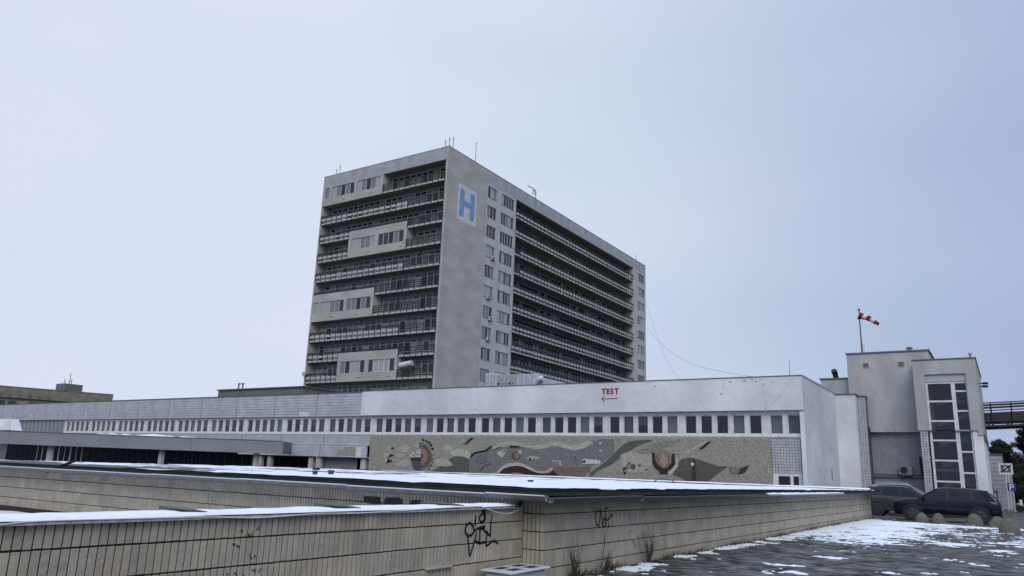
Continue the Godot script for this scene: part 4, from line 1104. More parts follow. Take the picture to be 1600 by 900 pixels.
func build_mosaic(par):
	var A = func(x, y): return on_z(560 + x / 8.0, 670 + y / 8.0, WZ + 0.02)
	var B = func(x, y): return on_z(740 + x / 7.2727, 670 + y / 7.2727, WZ + 0.02)
	var C = func(x, y): return on_z(900 + x / 4.3243, 580 + y / 4.3243, WZ + 0.02)
	var dark = [0.022, 0.02, 0.018]; var pale = [0.58, 0.565, 0.53]; var brown = [0.10, 0.035, 0.025]
	var grey = [0.235, 0.235, 0.24]; var green = [0.13, 0.135, 0.115]; var bluish = [0.225, 0.235, 0.265]
	var blue = [0.075, 0.10, 0.16]; var salmon = [0.25, 0.15, 0.11]; var sand = [0.52, 0.51, 0.465]; var white = [0.72, 0.72, 0.70]
	var list = []
	# large fields first
	list.append([B, [[-60, 300], [0, 280], [60, 262], [120, 250], [205, 195], [210, 500], [-60, 530]], bluish, true])
	list.append([B, [[205, 250], [290, 215], [400, 205], [540, 205], [700, 235], [800, 225], [900, 195], [1000, 205], [1150, 240], [1250, 215], [1340, 140], [1480, 115], [1600, 120], [1600, 280], [1450, 390], [1330, 425], [900, 430], [895, 475], [800, 495], [660, 455], [560, 412], [470, 398], [380, 412], [270, 485], [205, 500]], grey, false])
	list.append([B, [[210, 210], [300, 160], [420, 140], [540, 160], [680, 190], [780, 180], [900, 145], [980, 150], [1100, 185], [1200, 175], [1280, 140], [1330, 118], [1345, 150], [1250, 215], [1150, 240], [1000, 205], [900, 195], [800, 225], [700, 235], [560, 205], [430, 185], [330, 195], [225, 240]], sand, false])
	list.append([B, [[1000, 190], [1150, 205], [1250, 190], [1340, 145], [1355, 160], [1260, 220], [1150, 245], [1010, 215]], pale, false])
	list.append([B, [[215, 238], [290, 207], [330, 196], [300, 216], [222, 247]], dark, false])
	list.append([B, [[250, 285], [290, 245], [385, 218], [378, 270], [350, 320], [322, 342], [285, 312]], [0.06, 0.06, 0.06], false])
	list.append([B, [[258, 283], [294, 250], [378, 225], [370, 268], [345, 314], [322, 333], [290, 308]], pale, false])
	list.append([B, [[315, 264], [370, 238], [355, 262]], dark, false])
	list.append([B, [[250, 500], [330, 420], [400, 390], [480, 383], [560, 395], [650, 440], [740, 480], [800, 485], [860, 460], [895, 432], [895, 475], [800, 505], [720, 505], [640, 472], [560, 432], [480, 420], [400, 430], [330, 470], [285, 505]], pale, false])
	list.append([B, [[285, 505], [350, 447], [420, 427], [500, 420], [570, 433], [650, 472], [720, 500], [800, 508], [860, 500], [905, 468], [965, 530], [700, 535], [560, 510], [480, 495], [380, 510]], [0.055, 0.018, 0.016], false])
	list.append([B, [[900, 432], [1340, 430], [1330, 470], [1250, 545], [965, 530], [905, 470]], [0.225, 0.19, 0.155], false])
	list.append([B, [[1240, 345], [1262, 340], [1440, 358], [1440, 396], [1240, 400]], white, false])
	list.append([B, [[890, 358], [996, 360], [996, 420], [976, 420], [974, 376], [895, 372]], sand, false])
	list.append([B, [[600, 330], [640, 305], [700, 310], [760, 330], [740, 345], [690, 340], [650, 355], [620, 350]], sand, false])
	list.append([B, [[110, 420], [200, 380], [205, 410], [130, 430], [85, 490], [55, 490]], green, false])
	list.append([C, [[95, 690], [160, 640], [240, 575], [300, 512], [360, 476], [430, 467], [522, 467], [430, 500], [350, 548], [290, 592], [220, 642], [150, 672], [110, 710]], green, true])
	list.append([C, [[380, 560], [460, 520], [560, 475], [690, 470], [650, 500], [510, 548], [430, 565]], [0.30, 0.30, 0.285], false])
	list.append([C, [[300, 575], [360, 545], [440, 560], [500, 560], [515, 610], [490, 660], [400, 690], [330, 660]], [0.50, 0.48, 0.43], true])
	list.append([C, [[655, 695], [695, 612], [740, 588], [800, 588], [880, 615], [960, 640], [1022, 645], [960, 692], [900, 738], [860, 765], [780, 760], [700, 718]], [0.125, 0.12, 0.10], true])
	list.append([C, [[662, 570], [692, 602], [690, 642], [655, 690], [628, 702], [622, 682], [655, 655], [674, 625]], pale, false])
	list.append([C, [[785, 602], [808, 598], [816, 765], [780, 765]], [0.045, 0.048, 0.055], false])
	list.append([C, [[787, 614], [801, 628], [787, 644], [773, 628]], white, false])
	list.append([C, [[1028, 640], [1100, 652], [1140, 650], [1172, 634], [1146, 682], [1100, 702], [1040, 697]], grey, false])
	list.append([C, [[1112, 655], [1172, 634], [1142, 686], [1093, 701]], [0.05, 0.05, 0.048], false])
	list.append([C, [[720, 556], [870, 474], [888, 478], [762, 556]], sand, false])
	list.append([C, [[828, 527], [890, 477], [916, 477], [852, 529]], dark, false])
	list.append([C, [[535, 562], [588, 532], [642, 562], [648, 612], [622, 650], [595, 660], [560, 642], [540, 602]], [0.30, 0.21, 0.17], true])
	list.append([C, [[589, 540], [603, 558], [600, 575], [622, 585], [618, 610], [606, 640], [595, 662], [584, 640], [568, 612], [566, 588], [580, 575], [576, 556]], [0.42, 0.33, 0.29], false])
	list.append([C, [[513, 548], [532, 548], [536, 600], [560, 638], [592, 657], [622, 648], [645, 618], [648, 557], [667, 557], [672, 626], [650, 656], [620, 676], [620, 696], [568, 696], [560, 676], [528, 650], [514, 612]], [0.05, 0.018, 0.014], false])
	# left motif
	for q in [[[430, 225], [452, 245], [405, 264]], [[400, 312], [450, 335], [370, 364]], [[372, 372], [437, 408], [350, 430]]]: list.append([A, q, dark, false])
	for q in [[[378, 212], [405, 215], [388, 262], [352, 262]], [[340, 300], [388, 300], [370, 357], [322, 357]], [[338, 370], [366, 370], [350, 426], [322, 426]]]: list.append([A, q, sand, false])
	for q in [[[505, 250], [560, 205], [620, 212], [642, 260], [600, 300], [540, 280]], [[478, 330], [520, 303], [572, 330], [545, 362], [490, 355]], [[470, 425], [540, 390], [622, 400], [622, 470], [480, 472]], [[1050, 240], [1100, 203], [1152, 215], [1182, 250], [1120, 282]], [[960, 400], [1050, 370], [1120, 395], [1185, 445], [1100, 470], [1000, 460]]]: list.append([A, q, [0.53, 0.49, 0.46], true])
	list.append([A, [[1140, 302], [1180, 267], [1250, 250], [1330, 262], [1392, 300], [1387, 372], [1300, 348], [1200, 342]], [0.56, 0.57, 0.52], true])
	list.append([A, [[1125, 387], [1180, 352], [1250, 340], [1330, 352], [1387, 378], [1387, 540], [1015, 540], [1015, 465], [1100, 476], [1190, 455]], green, false])
	list.append([A, [[920, 530], [1010, 474], [1016, 535]], green, false])
	list.append([A, [[1245, 190], [1340, 112], [1366, 117], [1276, 196]], sand, false]); list.append([A, [[1318, 196], [1405, 112], [1444, 114], [1352, 197]], dark, false])
	for q in [[140, 168, [0.20, 0.185, 0.165]], [112, 134, [0.045, 0.03, 0.026]], [102, 122, salmon], [74, 92, [0.36, 0.26, 0.22]], [60, 74, salmon], [46, 56, [0.45, 0.36, 0.31]], [34, 42, [0.12, 0.05, 0.04]]]:
		var h = []
		for i in 21:
			var an = -PI / 2 + PI * i / 20.0; h.append([783 + cos(an) * q[0], 342 + sin(an) * q[1]])
		list.append([A, h, q[2], false])
	list.append([A, [[768, 170], [822, 175], [800, 236], [738, 242]], [0.13, 0.19, 0.165], false]); list.append([A, [[708, 205], [745, 180], [766, 232], [722, 242]], [0.52, 0.57, 0.50], false])
	list.append([A, [[656, 310], [700, 277], [785, 250], [785, 357], [652, 357]], pale, false])
	list.append([A, [[652, 358], [785, 358], [785, 408], [666, 408]], [0.06, 0.022, 0.018], false]); list.append([A, [[662, 400], [785, 408], [785, 520], [704, 515], [676, 460]], blue, false])
	var i = 0
	for q in list:
		var pp = []
		for e in q[1]: pp.append(q[0].call(e[0], e[1]))
		if q[3]: pp = smooth(pp, true); pp.pop_back()
		i += 1
		inlay(par, pp, q[2], 0.006 + 0.0004 * i)
	# round stones
	for q in [[A, 810, 140, 15, dark], [A, 848, 152, 15, dark], [A, 882, 172, 16, dark], [A, 908, 203, 16, dark], [A, 928, 248, 17, dark], [A, 942, 326, 8, dark], [A, 936, 375, 8, dark], [A, 928, 418, 9, dark], [A, 908, 458, 11, dark], [A, 880, 497, 11, dark], [A, 712, 285, 8, dark], [A, 742, 320, 8, dark], [A, 690, 333, 8, dark], [A, 716, 318, 7, brown], [B, 45, 348, 9, blue], [B, 57, 375, 9, blue], [B, 82, 388, 10, blue], [B, 110, 385, 10, blue], [B, 135, 370, 10, blue], [B, 138, 338, 8, blue], [B, 116, 318, 7, blue], [B, 88, 308, 7, blue], [B, 62, 320, 7, blue], [B, 92, 347, 13, [0.16, 0.17, 0.21]], [B, 428, 202, 15, dark], [B, 460, 204, 15, dark], [B, 490, 205, 15, dark], [B, 520, 207, 12, [0.08, 0.08, 0.085]], [B, 480, 305, 46, [0.13, 0.085, 0.06]], [B, 492, 308, 30, [0.36, 0.27, 0.2]], [B, 484, 310, 10, dark], [B, 530, 265, 23, pale], [B, 645, 340, 13, [0.05, 0.055, 0.05]], [B, 1258, 370, 15, dark], [B, 1160, 318, 8, blue], [B, 1160, 348, 10, blue], [B, 1445, 165, 18, pale], [B, 1445, 250, 16, sand], [C, 362, 620, 7, blue], [C, 325, 660, 7, dark], [C, 330, 688, 8, dark], [C, 385, 645, 18, [0.1, 0.105, 0.12]], [C, 432, 636, 8, blue], [C, 478, 662, 5, dark], [C, 458, 628, 14, sand]]:
		var pp = []
		for k in 12: pp.append(q[0].call(q[1] + cos(TAU * k / 12) * q[3], q[2] + sin(TAU * k / 12) * q[3]))
		i += 1
		inlay(par, pp, q[4], 0.01 + 0.0004 * i)
	var ln = MB.new()
	for q in [[B, [[-30, 318], [0, 288], [30, 268], [110, 255], [160, 235], [210, 193]], 0.11], [C, [[362, 622], [340, 645], [325, 660], [330, 688]], 0.05], [C, [[325, 660], [350, 655], [356, 640]], 0.05]]:
		var pp = []
		for e in q[1]: pp.append(q[0].call(e[0], e[1]) + Vector3(0, 0, 0.062))
		ribbon(ln, smooth(pp), q[2], Vector3(0, 0, 1))
	part("mosaic_line", ln, M.paint_black, par)

# ------------------------------------------------------------------ entrance canopy, rooftop things
func build_canopy():
	var c = thing("entrance_canopy", "long grey flat entrance canopy slanting in front of the old wing", "canopy")
	var P = Vector3(-57.37, 0, -49.0); var Q = Vector3(-100.0, 0, -20.8)
	var dirn = (Q - P).normalized(); var nrm = Vector3(dirn.z, 0, -dirn.x)
	if nrm.z > 0 and nrm.dot(-P) < 0: nrm = -nrm
	var back = -nrm if nrm.dot(-P) > 0 else nrm
	var y0 = 2.5; var y1 = 3.66
	var n = 6
	for i in n:
		var a = P.lerp(Q, float(i) / n); var b = P.lerp(Q, (i + 1.0) / n) - dirn * 0.02
		var m = MB.new()
		m.hexa([a + Vector3(0, y0, 0), b + Vector3(0, y0, 0), b + back * 0.25 + Vector3(0, y0, 0), a + back * 0.25 + Vector3(0, y0, 0), a + Vector3(0, y1, 0), b + Vector3(0, y1, 0), b + back * 0.25 + Vector3(0, y1, 0), a + back * 0.25 + Vector3(0, y1, 0)])
		part("fascia_panel", m, M.canopy, c)
	var m2 = MB.new(); var d = back * 9.0
	m2.hexa([P + back * 0.26 + Vector3(0, y0 + 0.2, 0), Q + back * 0.26 + Vector3(0, y0 + 0.2, 0), Q + d + Vector3(0, y0 + 0.2, 0), P + back * 3.0 + Vector3(0, y0 + 0.2, 0), P + back * 0.26 + Vector3(0, y1 - 0.15, 0), Q + back * 0.26 + Vector3(0, y1 - 0.15, 0), Q + d + Vector3(0, y1 - 0.15, 0), P + back * 3.0 + Vector3(0, y1 - 0.15, 0)])
	part("roof_slab", m2, M.roof_dark, c)
	var ec = MB.new(); ec.hexa([P - dirn * 0.12 + Vector3(0, y0, 0), P - dirn * 0.02 + Vector3(0, y0, 0), P - dirn * 0.02 + back * 3.1 + Vector3(0, y0, 0), P - dirn * 0.12 + back * 3.1 + Vector3(0, y0, 0), P - dirn * 0.12 + Vector3(0, y1, 0), P - dirn * 0.02 + Vector3(0, y1, 0), P - dirn * 0.02 + back * 3.1 + Vector3(0, y1, 0), P - dirn * 0.12 + back * 3.1 + Vector3(0, y1, 0)])
	part("end_panel", ec, M.canopy, c)
	var e = MB.new(); e.hexa([P + Vector3(0, y1 + 0.002, 0) - back * 0.04, Q + Vector3(0, y1 + 0.002, 0) - back * 0.04, Q + back * 0.3 + Vector3(0, y1 + 0.002, 0), P + back * 0.3 + Vector3(0, y1 + 0.002, 0), P + Vector3(0, y1 + 0.06, 0) - back * 0.04, Q + Vector3(0, y1 + 0.06, 0) - back * 0.04, Q + back * 0.3 + Vector3(0, y1 + 0.06, 0), P + back * 0.3 + Vector3(0, y1 + 0.06, 0)])
	part("edge_flashing", e, M.frame_dark, c)
	# snow heap along part of the edge
	var s = MB.new(); var rows = []
	var f = FastNoiseLite.new(); f.seed = 19; f.frequency = 0.4
	for i in 40:
		var t = lerpf(0.10, 0.40, i / 39.0); var p = P.lerp(Q, t) + Vector3(0, y1 + 0.05, 0)
		var h = max(0.0, 0.22 * (0.5 + f.get_noise_1d(i * 1.3)) * sin(PI * i / 39.0))
		rows.append([p + back * 0.5, p + back * 0.9 + Vector3(0, h, 0), p + back * 1.6 + Vector3(0, h, 0), p + back * 2.2])
	s.grid(rows); part("snow_ridge", s, M.snow, c)
	for u in [0.05, 0.225, 0.43, 0.62, 0.8, 0.95]:
		var p = P.lerp(Q, u) + back * 0.9
		var k = MB.new(); k.bbox(p + Vector3(0, (y0 + 0.2) * 0.5, 0), Vector3(0.42, y0 + 0.2, 0.42), 0.03); part("column", k, M.concrete_light, c)
	# white glazed hut on the canopy at the far left
	var w = thing("roof_light", "white sloping roof light standing on the canopy", "roof light")
	var a0 = on_z(-12, 672, -36.0); var a1 = on_z(14, 672, -36.0); var h0 = on_z(-12, 654, -36.0); var h1 = on_z(9, 654, -36.0)
	var wm = MB.new(); var zz = Vector3(0, 0, -1.2)
	wm.hexa([a0, a1, a1 + zz, a0 + zz, h0 + zz * 0.3, h1 + zz * 0.3, h1 + zz, h0 + zz]); part("shell", wm, M.white_paint, w)
	var we = MB.new(); we.tube([a1 + Vector3(0.03, 0, 0.02), h1 + zz * 0.3 + Vector3(0.03, 0, 0.02)], 0.06, 0.06, 6); part("trim", we, M.sign_white, w)

func build_roof_things():
	# silver ducts on the wing roof
	var dz = -57.0
	var lab = ["pale square duct head at the gable end of the roof ducting", "beige duct box with a row of dark holes on the wing roof", "silver blue ribbed duct box on the wing roof", "silver duct run tapering away with a white elbow on the wing roof"]
	var seg = [[757.5, 776, 582.5], [776.5, 805, 584.5], [805.5, 839, 584], [841, 884, 587]]
	for k in 4:
		var q = seg[k]
		var a = on_z(q[0], 600, dz); var b = on_z(q[1], 600, dz); var top = on_z((q[0] + q[1]) * 0.5, q[2] + 0.5, dz).y
		var o = thing("roof_duct", lab[k], "duct", Vector3((a.x + b.x) * 0.5, 8.5, dz), "ventilation ducting on the wing roof")
		var w = b.x - a.x; var h = top - 8.5
		var m = MB.new()
		if k < 3:
			m.bbox(Vector3(0, h * 0.5, -0.6), Vector3(w, h, 1.2), 0.05); part("casing", m, [M.duct, M.duct_beige, M.duct][k], o)
			for i in 4:
				m = MB.new(); m.box(-w * 0.5 + w * i / 4.0 + 0.02, -w * 0.5 + w * i / 4.0 + 0.07, 0, h + 0.02, -1.22, 0.025); part("flange", m, M.steel, o)
			if k == 1:
				for i in 6:
					m = MB.new(); m.disc(Vector3(-w * 0.42 + i * w * 0.155, h * 0.52, 0.006), Vector3(0, 0, 1), [0.12, 0.05, 0.05, 0.08, 0.12, 0.07][i], 12); part("hole", m, M.black, o)
		else:
			m.hexa([Vector3(-w * 0.5, h * 0.1, 0), Vector3(w * 0.5, h * 0.45, 0), Vector3(w * 0.5, h * 0.45, -0.8), Vector3(-w * 0.5, h * 0.1, -0.8), Vector3(-w * 0.5, h, 0), Vector3(w * 0.5, h * 0.55, 0), Vector3(w * 0.5, h * 0.55, -0.8), Vector3(-w * 0.5, h, -0.8)])
			part("run", m, M.duct, o)
			m = MB.new(); m.tube([Vector3(-w * 0.5, h * 0.3, 0.25), Vector3(-w * 0.47, h * 0.7, 0.25), Vector3(-w * 0.38, h * 0.86, 0.25), Vector3(-w * 0.3, h * 0.86, 0.2)], 0.22, 0.22, 12); part("elbow", m, M.white_frame, o)
	# rooftop boxes
	var ph = thing("roof_penthouse", "flat grey plant room on the roof of the old wing", "plant room")
	var pm = MB.new(); pm.box(-97.0, -79.0, 8.5, 11.75, -78, -70); part("walls", pm, M.penthouse, ph)
	pm = MB.new(); pm.box(-97.2, -78.8, 11.75, 11.9, -78.2, -69.8); part("roof_edge", pm, M.frame_dark, ph)
	pm = MB.new(); pm.box(-83.0, -82.9, 8.5, 11.74, -70.0, -69.97); part("joint", pm, M.frame_dark, ph)
	pm = MB.new(); pm.tube([Vector3(-93.8, 11.9, -71), Vector3(-93.8, 12.9, -71)], 0.1); pm.tube([Vector3(-92.9, 11.9, -71), Vector3(-92.9, 12.9, -71)], 0.1); pm.box(-94.0, -92.6, 12.7, 12.8, -71.1, -70.9); part("roof_frame", pm, M.frame_dark, ph)
	var p2 = thing("roof_hut", "small grey roof hut behind the white wing corner", "roof hut")
	pm = MB.new(); pm.box(-12.6, -10.45, 8.5, 10.05, -69, -66.6); part("walls", pm, M.stair_render, p2)
	pm = MB.new(); pm.box(-12.7, -10.45, 10.05, 10.15, -69.1, -66.5); part("roof_edge", pm, M.frame_dark, p2)
	var ch = thing("flue", "dark bent metal flue at the corner of the white wing", "flue")
	var f0 = on_x(1308, 613, WX - 0.4); var f1 = on_x(1305, 588, WX - 0.4); var f2 = on_x(1301, 578, WX - 0.4)
	pm = MB.new(); pm.tube([Vector3(f0.x, 8.5, f0.z), Vector3(f0.x, lerpf(f0.y, f1.y, 0.9), f0.z), Vector3(f0.x - 0.05, f2.y - 0.1, f0.z + 0.15), Vector3(f0.x - 0.1, f2.y + 0.1, f0.z + 0.35)], 0.24, 0.22, 14); part("pipe", pm, M.rail, ch)
	pm = MB.new(); pm.tube([Vector3(f0.x, lerpf(f0.y, f1.y, 0.55), f0.z), Vector3(f0.x, lerpf(f0.y, f1.y, 0.62), f0.z)], 0.27, 0.27, 14); part("collar", pm, M.frame_dark, ch)
	var rod = thing("lightning_rod", "thin lightning rod on the white wing roof edge", "rod"); pm = MB.new(); var r0 = on_z(1234, 588, WZ - 0.2); pm.tube([r0 + Vector3(0, -0.3, 0), on_z(1233, 561, WZ - 0.2)], 0.025, 0.012, 6); part("rod", pm, M.frame_dark, rod)
	# wires from the tower to the wing
	var e0 = on_z(1178, 583, -70.0)
	var names = ["upper faint wire sagging from the tower down to the wing roof", "lower faint wire sagging from the tower down to the wing roof"]
	var st = [on_x(1009, 470, TX), on_x(1011, 512, TX)]
	for k in 2:
		var pp = []
		for i in 17:
			var t = i / 16.0; pp.append(st[k].lerp(e0 + Vector3(0, -0.3, -0.6 * k), t) - Vector3(0, sin(PI * t) * (9.0 if k == 0 else 2.5), 0))
		pm = MB.new(); pm.tube(pp, 0.03, 0.02, 5, false)
		var wo = thing("overhead_wire", names[k], "wire"); part("wire", pm, M.frame_grey, wo)
	# windsock on the stair block
	var ws = thing("windsock", "red and white striped windsock on a thin red pole", "windsock", Vector3(-9.33, 11.9, -67))
	pm = MB.new(); pm.tube([Vector3(0, -0.05, 0), Vector3(0, 3.85, 0)], 0.06, 0.04, 8); part("pole", pm, mat(lin(0.09, 0.03, 0.03), 0.6), ws)
	pm = MB.new(); pm.tube([Vector3(0, 3.85, 0), Vector3(0, 4.0, 0)], 0.09, 0.09, 8); part("top_lamp", pm, M.frame_dark, ws)
	pm = MB.new(); pm.bbox(Vector3(0.15, 0.75, 0.05), Vector3(0.16, 0.7, 0.12), 0.02); part("control_box", pm, M.white_frame, ws)
	var s0 = Vector3(0.0, 3.42, 0); var s1 = Vector3(1.42, 2.55, 0.15)
	for k in 5:
		var rows = []
		for i in 7:
			var t = (k + i / 6.0) / 5.0
			var ce = s0.lerp(s1, t) + Vector3(0, sin(PI * t) * 0.12, 0)
			var rr = lerpf(0.30, 0.13, t) * (1.0 + 0.07 * sin(t * 26.0))
			var ax = (s1 - s0).normalized(); var sd = Vector3(0, 0, 1); var up = sd.cross(ax).normalized()
			var row = []
			for j in 18:
				var an = TAU * j / 18; var wob = 1.0 + 0.08 * sin(an * 3.0 + t * 9.0)
				row.append(ce + (sd * cos(an) + up * sin(an)) * rr * wob)
			rows.append(row)
		pm = MB.new(); pm.grid(rows, true); part("sock_band", pm, M.red_cloth if k % 2 == 0 else M.white_cloth, ws)
	pm = MB.new(); var hp = []
	for j in 19: hp.append(s0 + Vector3(0.02, sin(TAU * j / 18) * 0.31, cos(TAU * j / 18) * 0.31))
	pm.tube(hp, 0.02, 0.02, 6); part("hoop", pm, M.frame_dark, ws)

func build_stair_tower():
	var s = thing("stair_tower", "pale rendered stair tower with a tall strip of dark windows", "building")
	# rear block over the tiled wall
	var b = MB.new()
	b.box(-10.38, -4.5, 5.72, 11.95, -80, -66.0); b.box(-10.38, -9.02, 5.72, 6.1, -65.99, -65.99)
	part("rear_block", b, M.stair_render, s)
	b = MB.new(); b.box(-10.44, -4.4, 11.95, 12.06, -80.1, -65.92); part("roof_edge", b, M.frame_dark, s)
	b = MB.new(); b.box(-9.3, -5.5, 0, 5.7, -80, -66.6); part("lower_core", b, M.grout, s)
	small_tiles(s, "z", -9.08, -5.42, 2.55, 5.7, -66.5, 0.19, 31, true)
	small_tiles(s, "z", -9.08, -5.42, 0.0, 2.25, -66.55, 0.19, 32, true)
	b = MB.new(); b.box(-9.08, -5.42, 2.26, 2.54, -66.6, -66.42); part("band", b, M.frame_dark, s)
	for q in [[1353, 571], [1408, 569]]:
		var p = on_z(q[0], q[1], -66.0); b = MB.new(); ring(b, "z", p.x - 0.22, p.x + 0.22, p.y - 0.2, p.y + 0.2, 0.03, -66.0, -65.95)
		var v = part("vent_grille", b, M.frame_grey, s)
		b = MB.new(); b.box(p.x - 0.19, p.x + 0.19, p.y - 0.17, p.y + 0.17, -65.998, -65.97); part("louvre", b, M.frame_dark, v)
	# shaft
	var X0 = -5.5; var X1 = -1.4; var Z = -64.0
	b = MB.new(); holed(b, "z", X0, X1, 5.72, 10.92, [[-4.76, -2.1, 5.72, 9.85]], Z, 0.35); part("front_panel", b, M.stair_render, s)
	b = MB.new(); b.box(X1 - 0.3, X1, 5.4, 10.92, -76, Z - 0.002); part("side_panel", b, M.stair_render, s)
	b = MB.new(); b.box(X0, X0 + 0.3, 5.72, 10.92, -66, Z - 0.36); part("side_panel", b, M.stair_render, s)
	b = MB.new(); b.box(X0 - 0.05, X1 + 0.06, 10.922, 11.0, -76, Z + 0.06); part("roof_edge", b, M.frame_dark, s)
	b = MB.new(); b.box(X0 + 0.3, X1 - 0.3, 10.6, 10.9, -76, Z - 0.4); b.box(X0, X1 - 0.31, 0, 10.6, -76.2, -75.8); b.box(-4.4, -4.3, 0, 10.6, -75, -68); part("shaft_lining", b, M.room, s)
	b = MB.new(); b.box(-4.76, -2.1, 9.3, 9.85, Z - 0.25, Z - 0.16); part("blind_box", b, M.frame_grey, s)
	# pillars at the foot
	b = MB.new(); b.box(-5.38, -4.9, 0, 5.7, -66, Z - 0.1); part("pillar_core", b, M.grout, s)
	small_tiles(s, "z", -5.4, -4.88, 0, 5.7, Z - 0.08, 0.19, 33)
	b = MB.new(); b.box(-2.05, -1.42, 0, 5.71, -76, Z - 0.1); part("pillar", b, M.white_paint, s)
	b = MB.new(); b.box(X1 - 0.2, X1 + 0.04, 5.1, 5.6, -76, Z - 0.7); part("side_drip", b, M.frame_dark, s)
	# window wall: wide lights on the left, narrow ones on the right
	var wall = MB.new()
	var hol = []
	var wy = [9.22, 7.86, 6.42, 5.02, 3.58, 2.1, 0.6]
	var ny = [9.22, 8.58, 7.14, 5.72, 4.22, 2.74, 1.2, 0.2]
	for i in 6: hol.append([-4.62, -3.12, wy[i + 1] + 0.06, wy[i] - 0.06])
	for i in 7: hol.append([-2.86, -2.16, ny[i + 1] + 0.06, ny[i] - 0.06])
	holed(wall, "z", -4.78, -2.06, 0, 9.3, hol, Z - 0.22, 0.12); part("window_frame", wall, M.white_frame, s)
	var r = RandomNumberGenerator.new(); r.seed = 61
	for h in hol:
		var g = MB.new(); g.box(h[0] - 0.02, h[1] + 0.02, h[2] - 0.02, h[3] + 0.02, Z - 0.30, Z - 0.285)
		var pn = part("pane", g, M.pane, s)
		if r.randf() < 0.5:
			g = MB.new(); var yy = lerpf(h[2], h[3], r.randf_range(0.25, 0.6)); g.box(h[0], h[1], yy, yy + 0.22, Z - 1.3, Z - 1.2); part("landing_edge", g, M.curtain_grey, pn)
	for i in 5:
		var fl = MB.new(); var yy = 1.6 + i * 1.5; fl.hexa([Vector3(-4.3, yy, Z - 3.2), Vector3(-2.1, yy + 0.75, Z - 3.2), Vector3(-2.1, yy + 0.75, Z - 1.6), Vector3(-4.3, yy, Z - 1.6), Vector3(-4.3, yy + 0.3, Z - 3.2), Vector3(-2.1, yy + 1.05, Z - 3.2), Vector3(-2.1, yy + 1.05, Z - 1.6), Vector3(-4.3, yy + 0.3, Z - 1.6)])
		part("stair_flight", fl, M.curtain_grey, s)
	# small things on and at it
	var ac = thing("air_conditioner", "boxy grey air conditioner on the tiled wall beside the stair windows", "air conditioner", on_z(1416, 735, -66.4) + Vector3(0, 0, 0.1))
	b = MB.new(); b.bbox(Vector3(0, 0, 0.1), Vector3(0.95, 0.68, 0.4), 0.03); part("casing", b, M.canopy, ac)
	b = MB.new(); b.disc(Vector3(-0.12, 0, 0.305), Vector3(0, 0, 1), 0.27, 18); part("fan_grille", b, M.black, ac)
	b = MB.new(); b.box(-0.4, 0.4, -0.4, -0.34, -0.2, 0.25); part("bracket", b, M.frame_dark, ac)
	var dp = thing("downpipe", "short black downpipe on the tiled wall near the air conditioner", "pipe"); b = MB.new()
	b.tube([on_z(1437.5, 714, -66.35), on_z(1440, 733, -66.35), on_z(1441.5, 742, -66.35)], 0.07); part("pipe", b, M.rail, dp)
	var vt = thing("roof_cowl", "mushroom vent cowl on the rear stair block roof", "vent", on_z(1421, 548, -67.5) + Vector3(0, -0.2, 0)); b = MB.new(); b.tube([Vector3(0, 0, 0), Vector3(0, 0.35, 0)], 0.13, 0.13, 10); part("pipe", b, M.frame_grey, vt)
	b = MB.new(); b.tube([Vector3(0, 0.35, 0), Vector3(0, 0.48, 0)], 0.28, 0.2, 12); part("cap", b, M.frame_dark, vt)
	var sr = thing("siren", "small roof siren on the stair tower corner", "siren", on_z(1516, 560, Z - 0.4) + Vector3(0, -0.05, 0)); b = MB.new(); b.tube([Vector3(0, 0, 0), Vector3(0, 0.3, 0)], 0.05); part("stand", b, M.frame_dark, sr)
	b = MB.new(); b.bbox(Vector3(0.02, 0.4, 0), Vector3(0.25, 0.2, 0.2), 0.04); part("horn", b, M.frame_grey, sr)
	for k in 2:
		var fl = thing("floodlight", ["upper dark floodlight on the stair tower side wall", "lower dark floodlight on the stair tower side wall"][k], "floodlight", on_z(1538, 599 + k * 4.7, -66.5), "floodlights on the stair tower side")
		b = MB.new(); b.bbox(Vector3(0.05, 0, 0), Vector3(0.4, 0.16, 0.3), 0.04); part("lamp_head", b, M.rail, fl)
		b = MB.new(); b.tube([Vector3(-0.5, 0, 0), Vector3(-0.1, 0, 0)], 0.03); part("arm", b, M.rail, fl)
	# steel footbridge leading off to the right
	var fb = thing("footbridge", "dark steel footbridge with railings leading from the stair tower", "bridge")
	var zb = -72.0; var x0 = -1.38; var x1 = 30.0
	var yt = on_z(1541, 645, zb).y; var yr = on_z(1541, 630, zb).y; var yl = on_z(1541, 667, zb).y
	var up = 0.045
	var bar = func(mb, xa, ya, xb, yb, z, t): mb.tube([Vector3(xa, ya, z), Vector3(xb, yb, z)], t, t, 6)
	for z in [zb, zb - 2.2]:
		b = MB.new()
		b.hexa([Vector3(x0, yt - 0.75, z - 0.1), Vector3(x1, yt - 0.75 + up * 31, z - 0.1), Vector3(x1, yt - 0.75 + up * 31, z), Vector3(x0, yt - 0.75, z), Vector3(x0, yt, z - 0.1), Vector3(x1, yt + up * 31, z - 0.1), Vector3(x1, yt + up * 31, z), Vector3(x0, yt, z)])
		part("girder", b, mat(lin(0.02, 0.023, 0.032), 0.6), fb)
		b = MB.new()
		for h in [0.35, 0.62, yr - yt]: bar.call(b, x0, yt + h, x1, yt + h + up * 31, z + 0.05, 0.05)
		part("rail", b, M.rail, fb)
		for i in 22:
			var px = x0 + 0.5 + i * 1.4; b = MB.new(); bar.call(b, px, yt - 0.8 + up * (px - x0), px, yr + up * (px - x0), z + 0.06, 0.05); part("post", b, M.rail, fb)
		b = MB.new(); bar.call(b, x0, yl, x1, yl + up * 31, z, 0.1); bar.call(b, x0, yl + 0.22, x1, yl + 0.22 + up * 31, z, 0.06); part("lower_chord", b, M.rail, fb)
		b = MB.new()
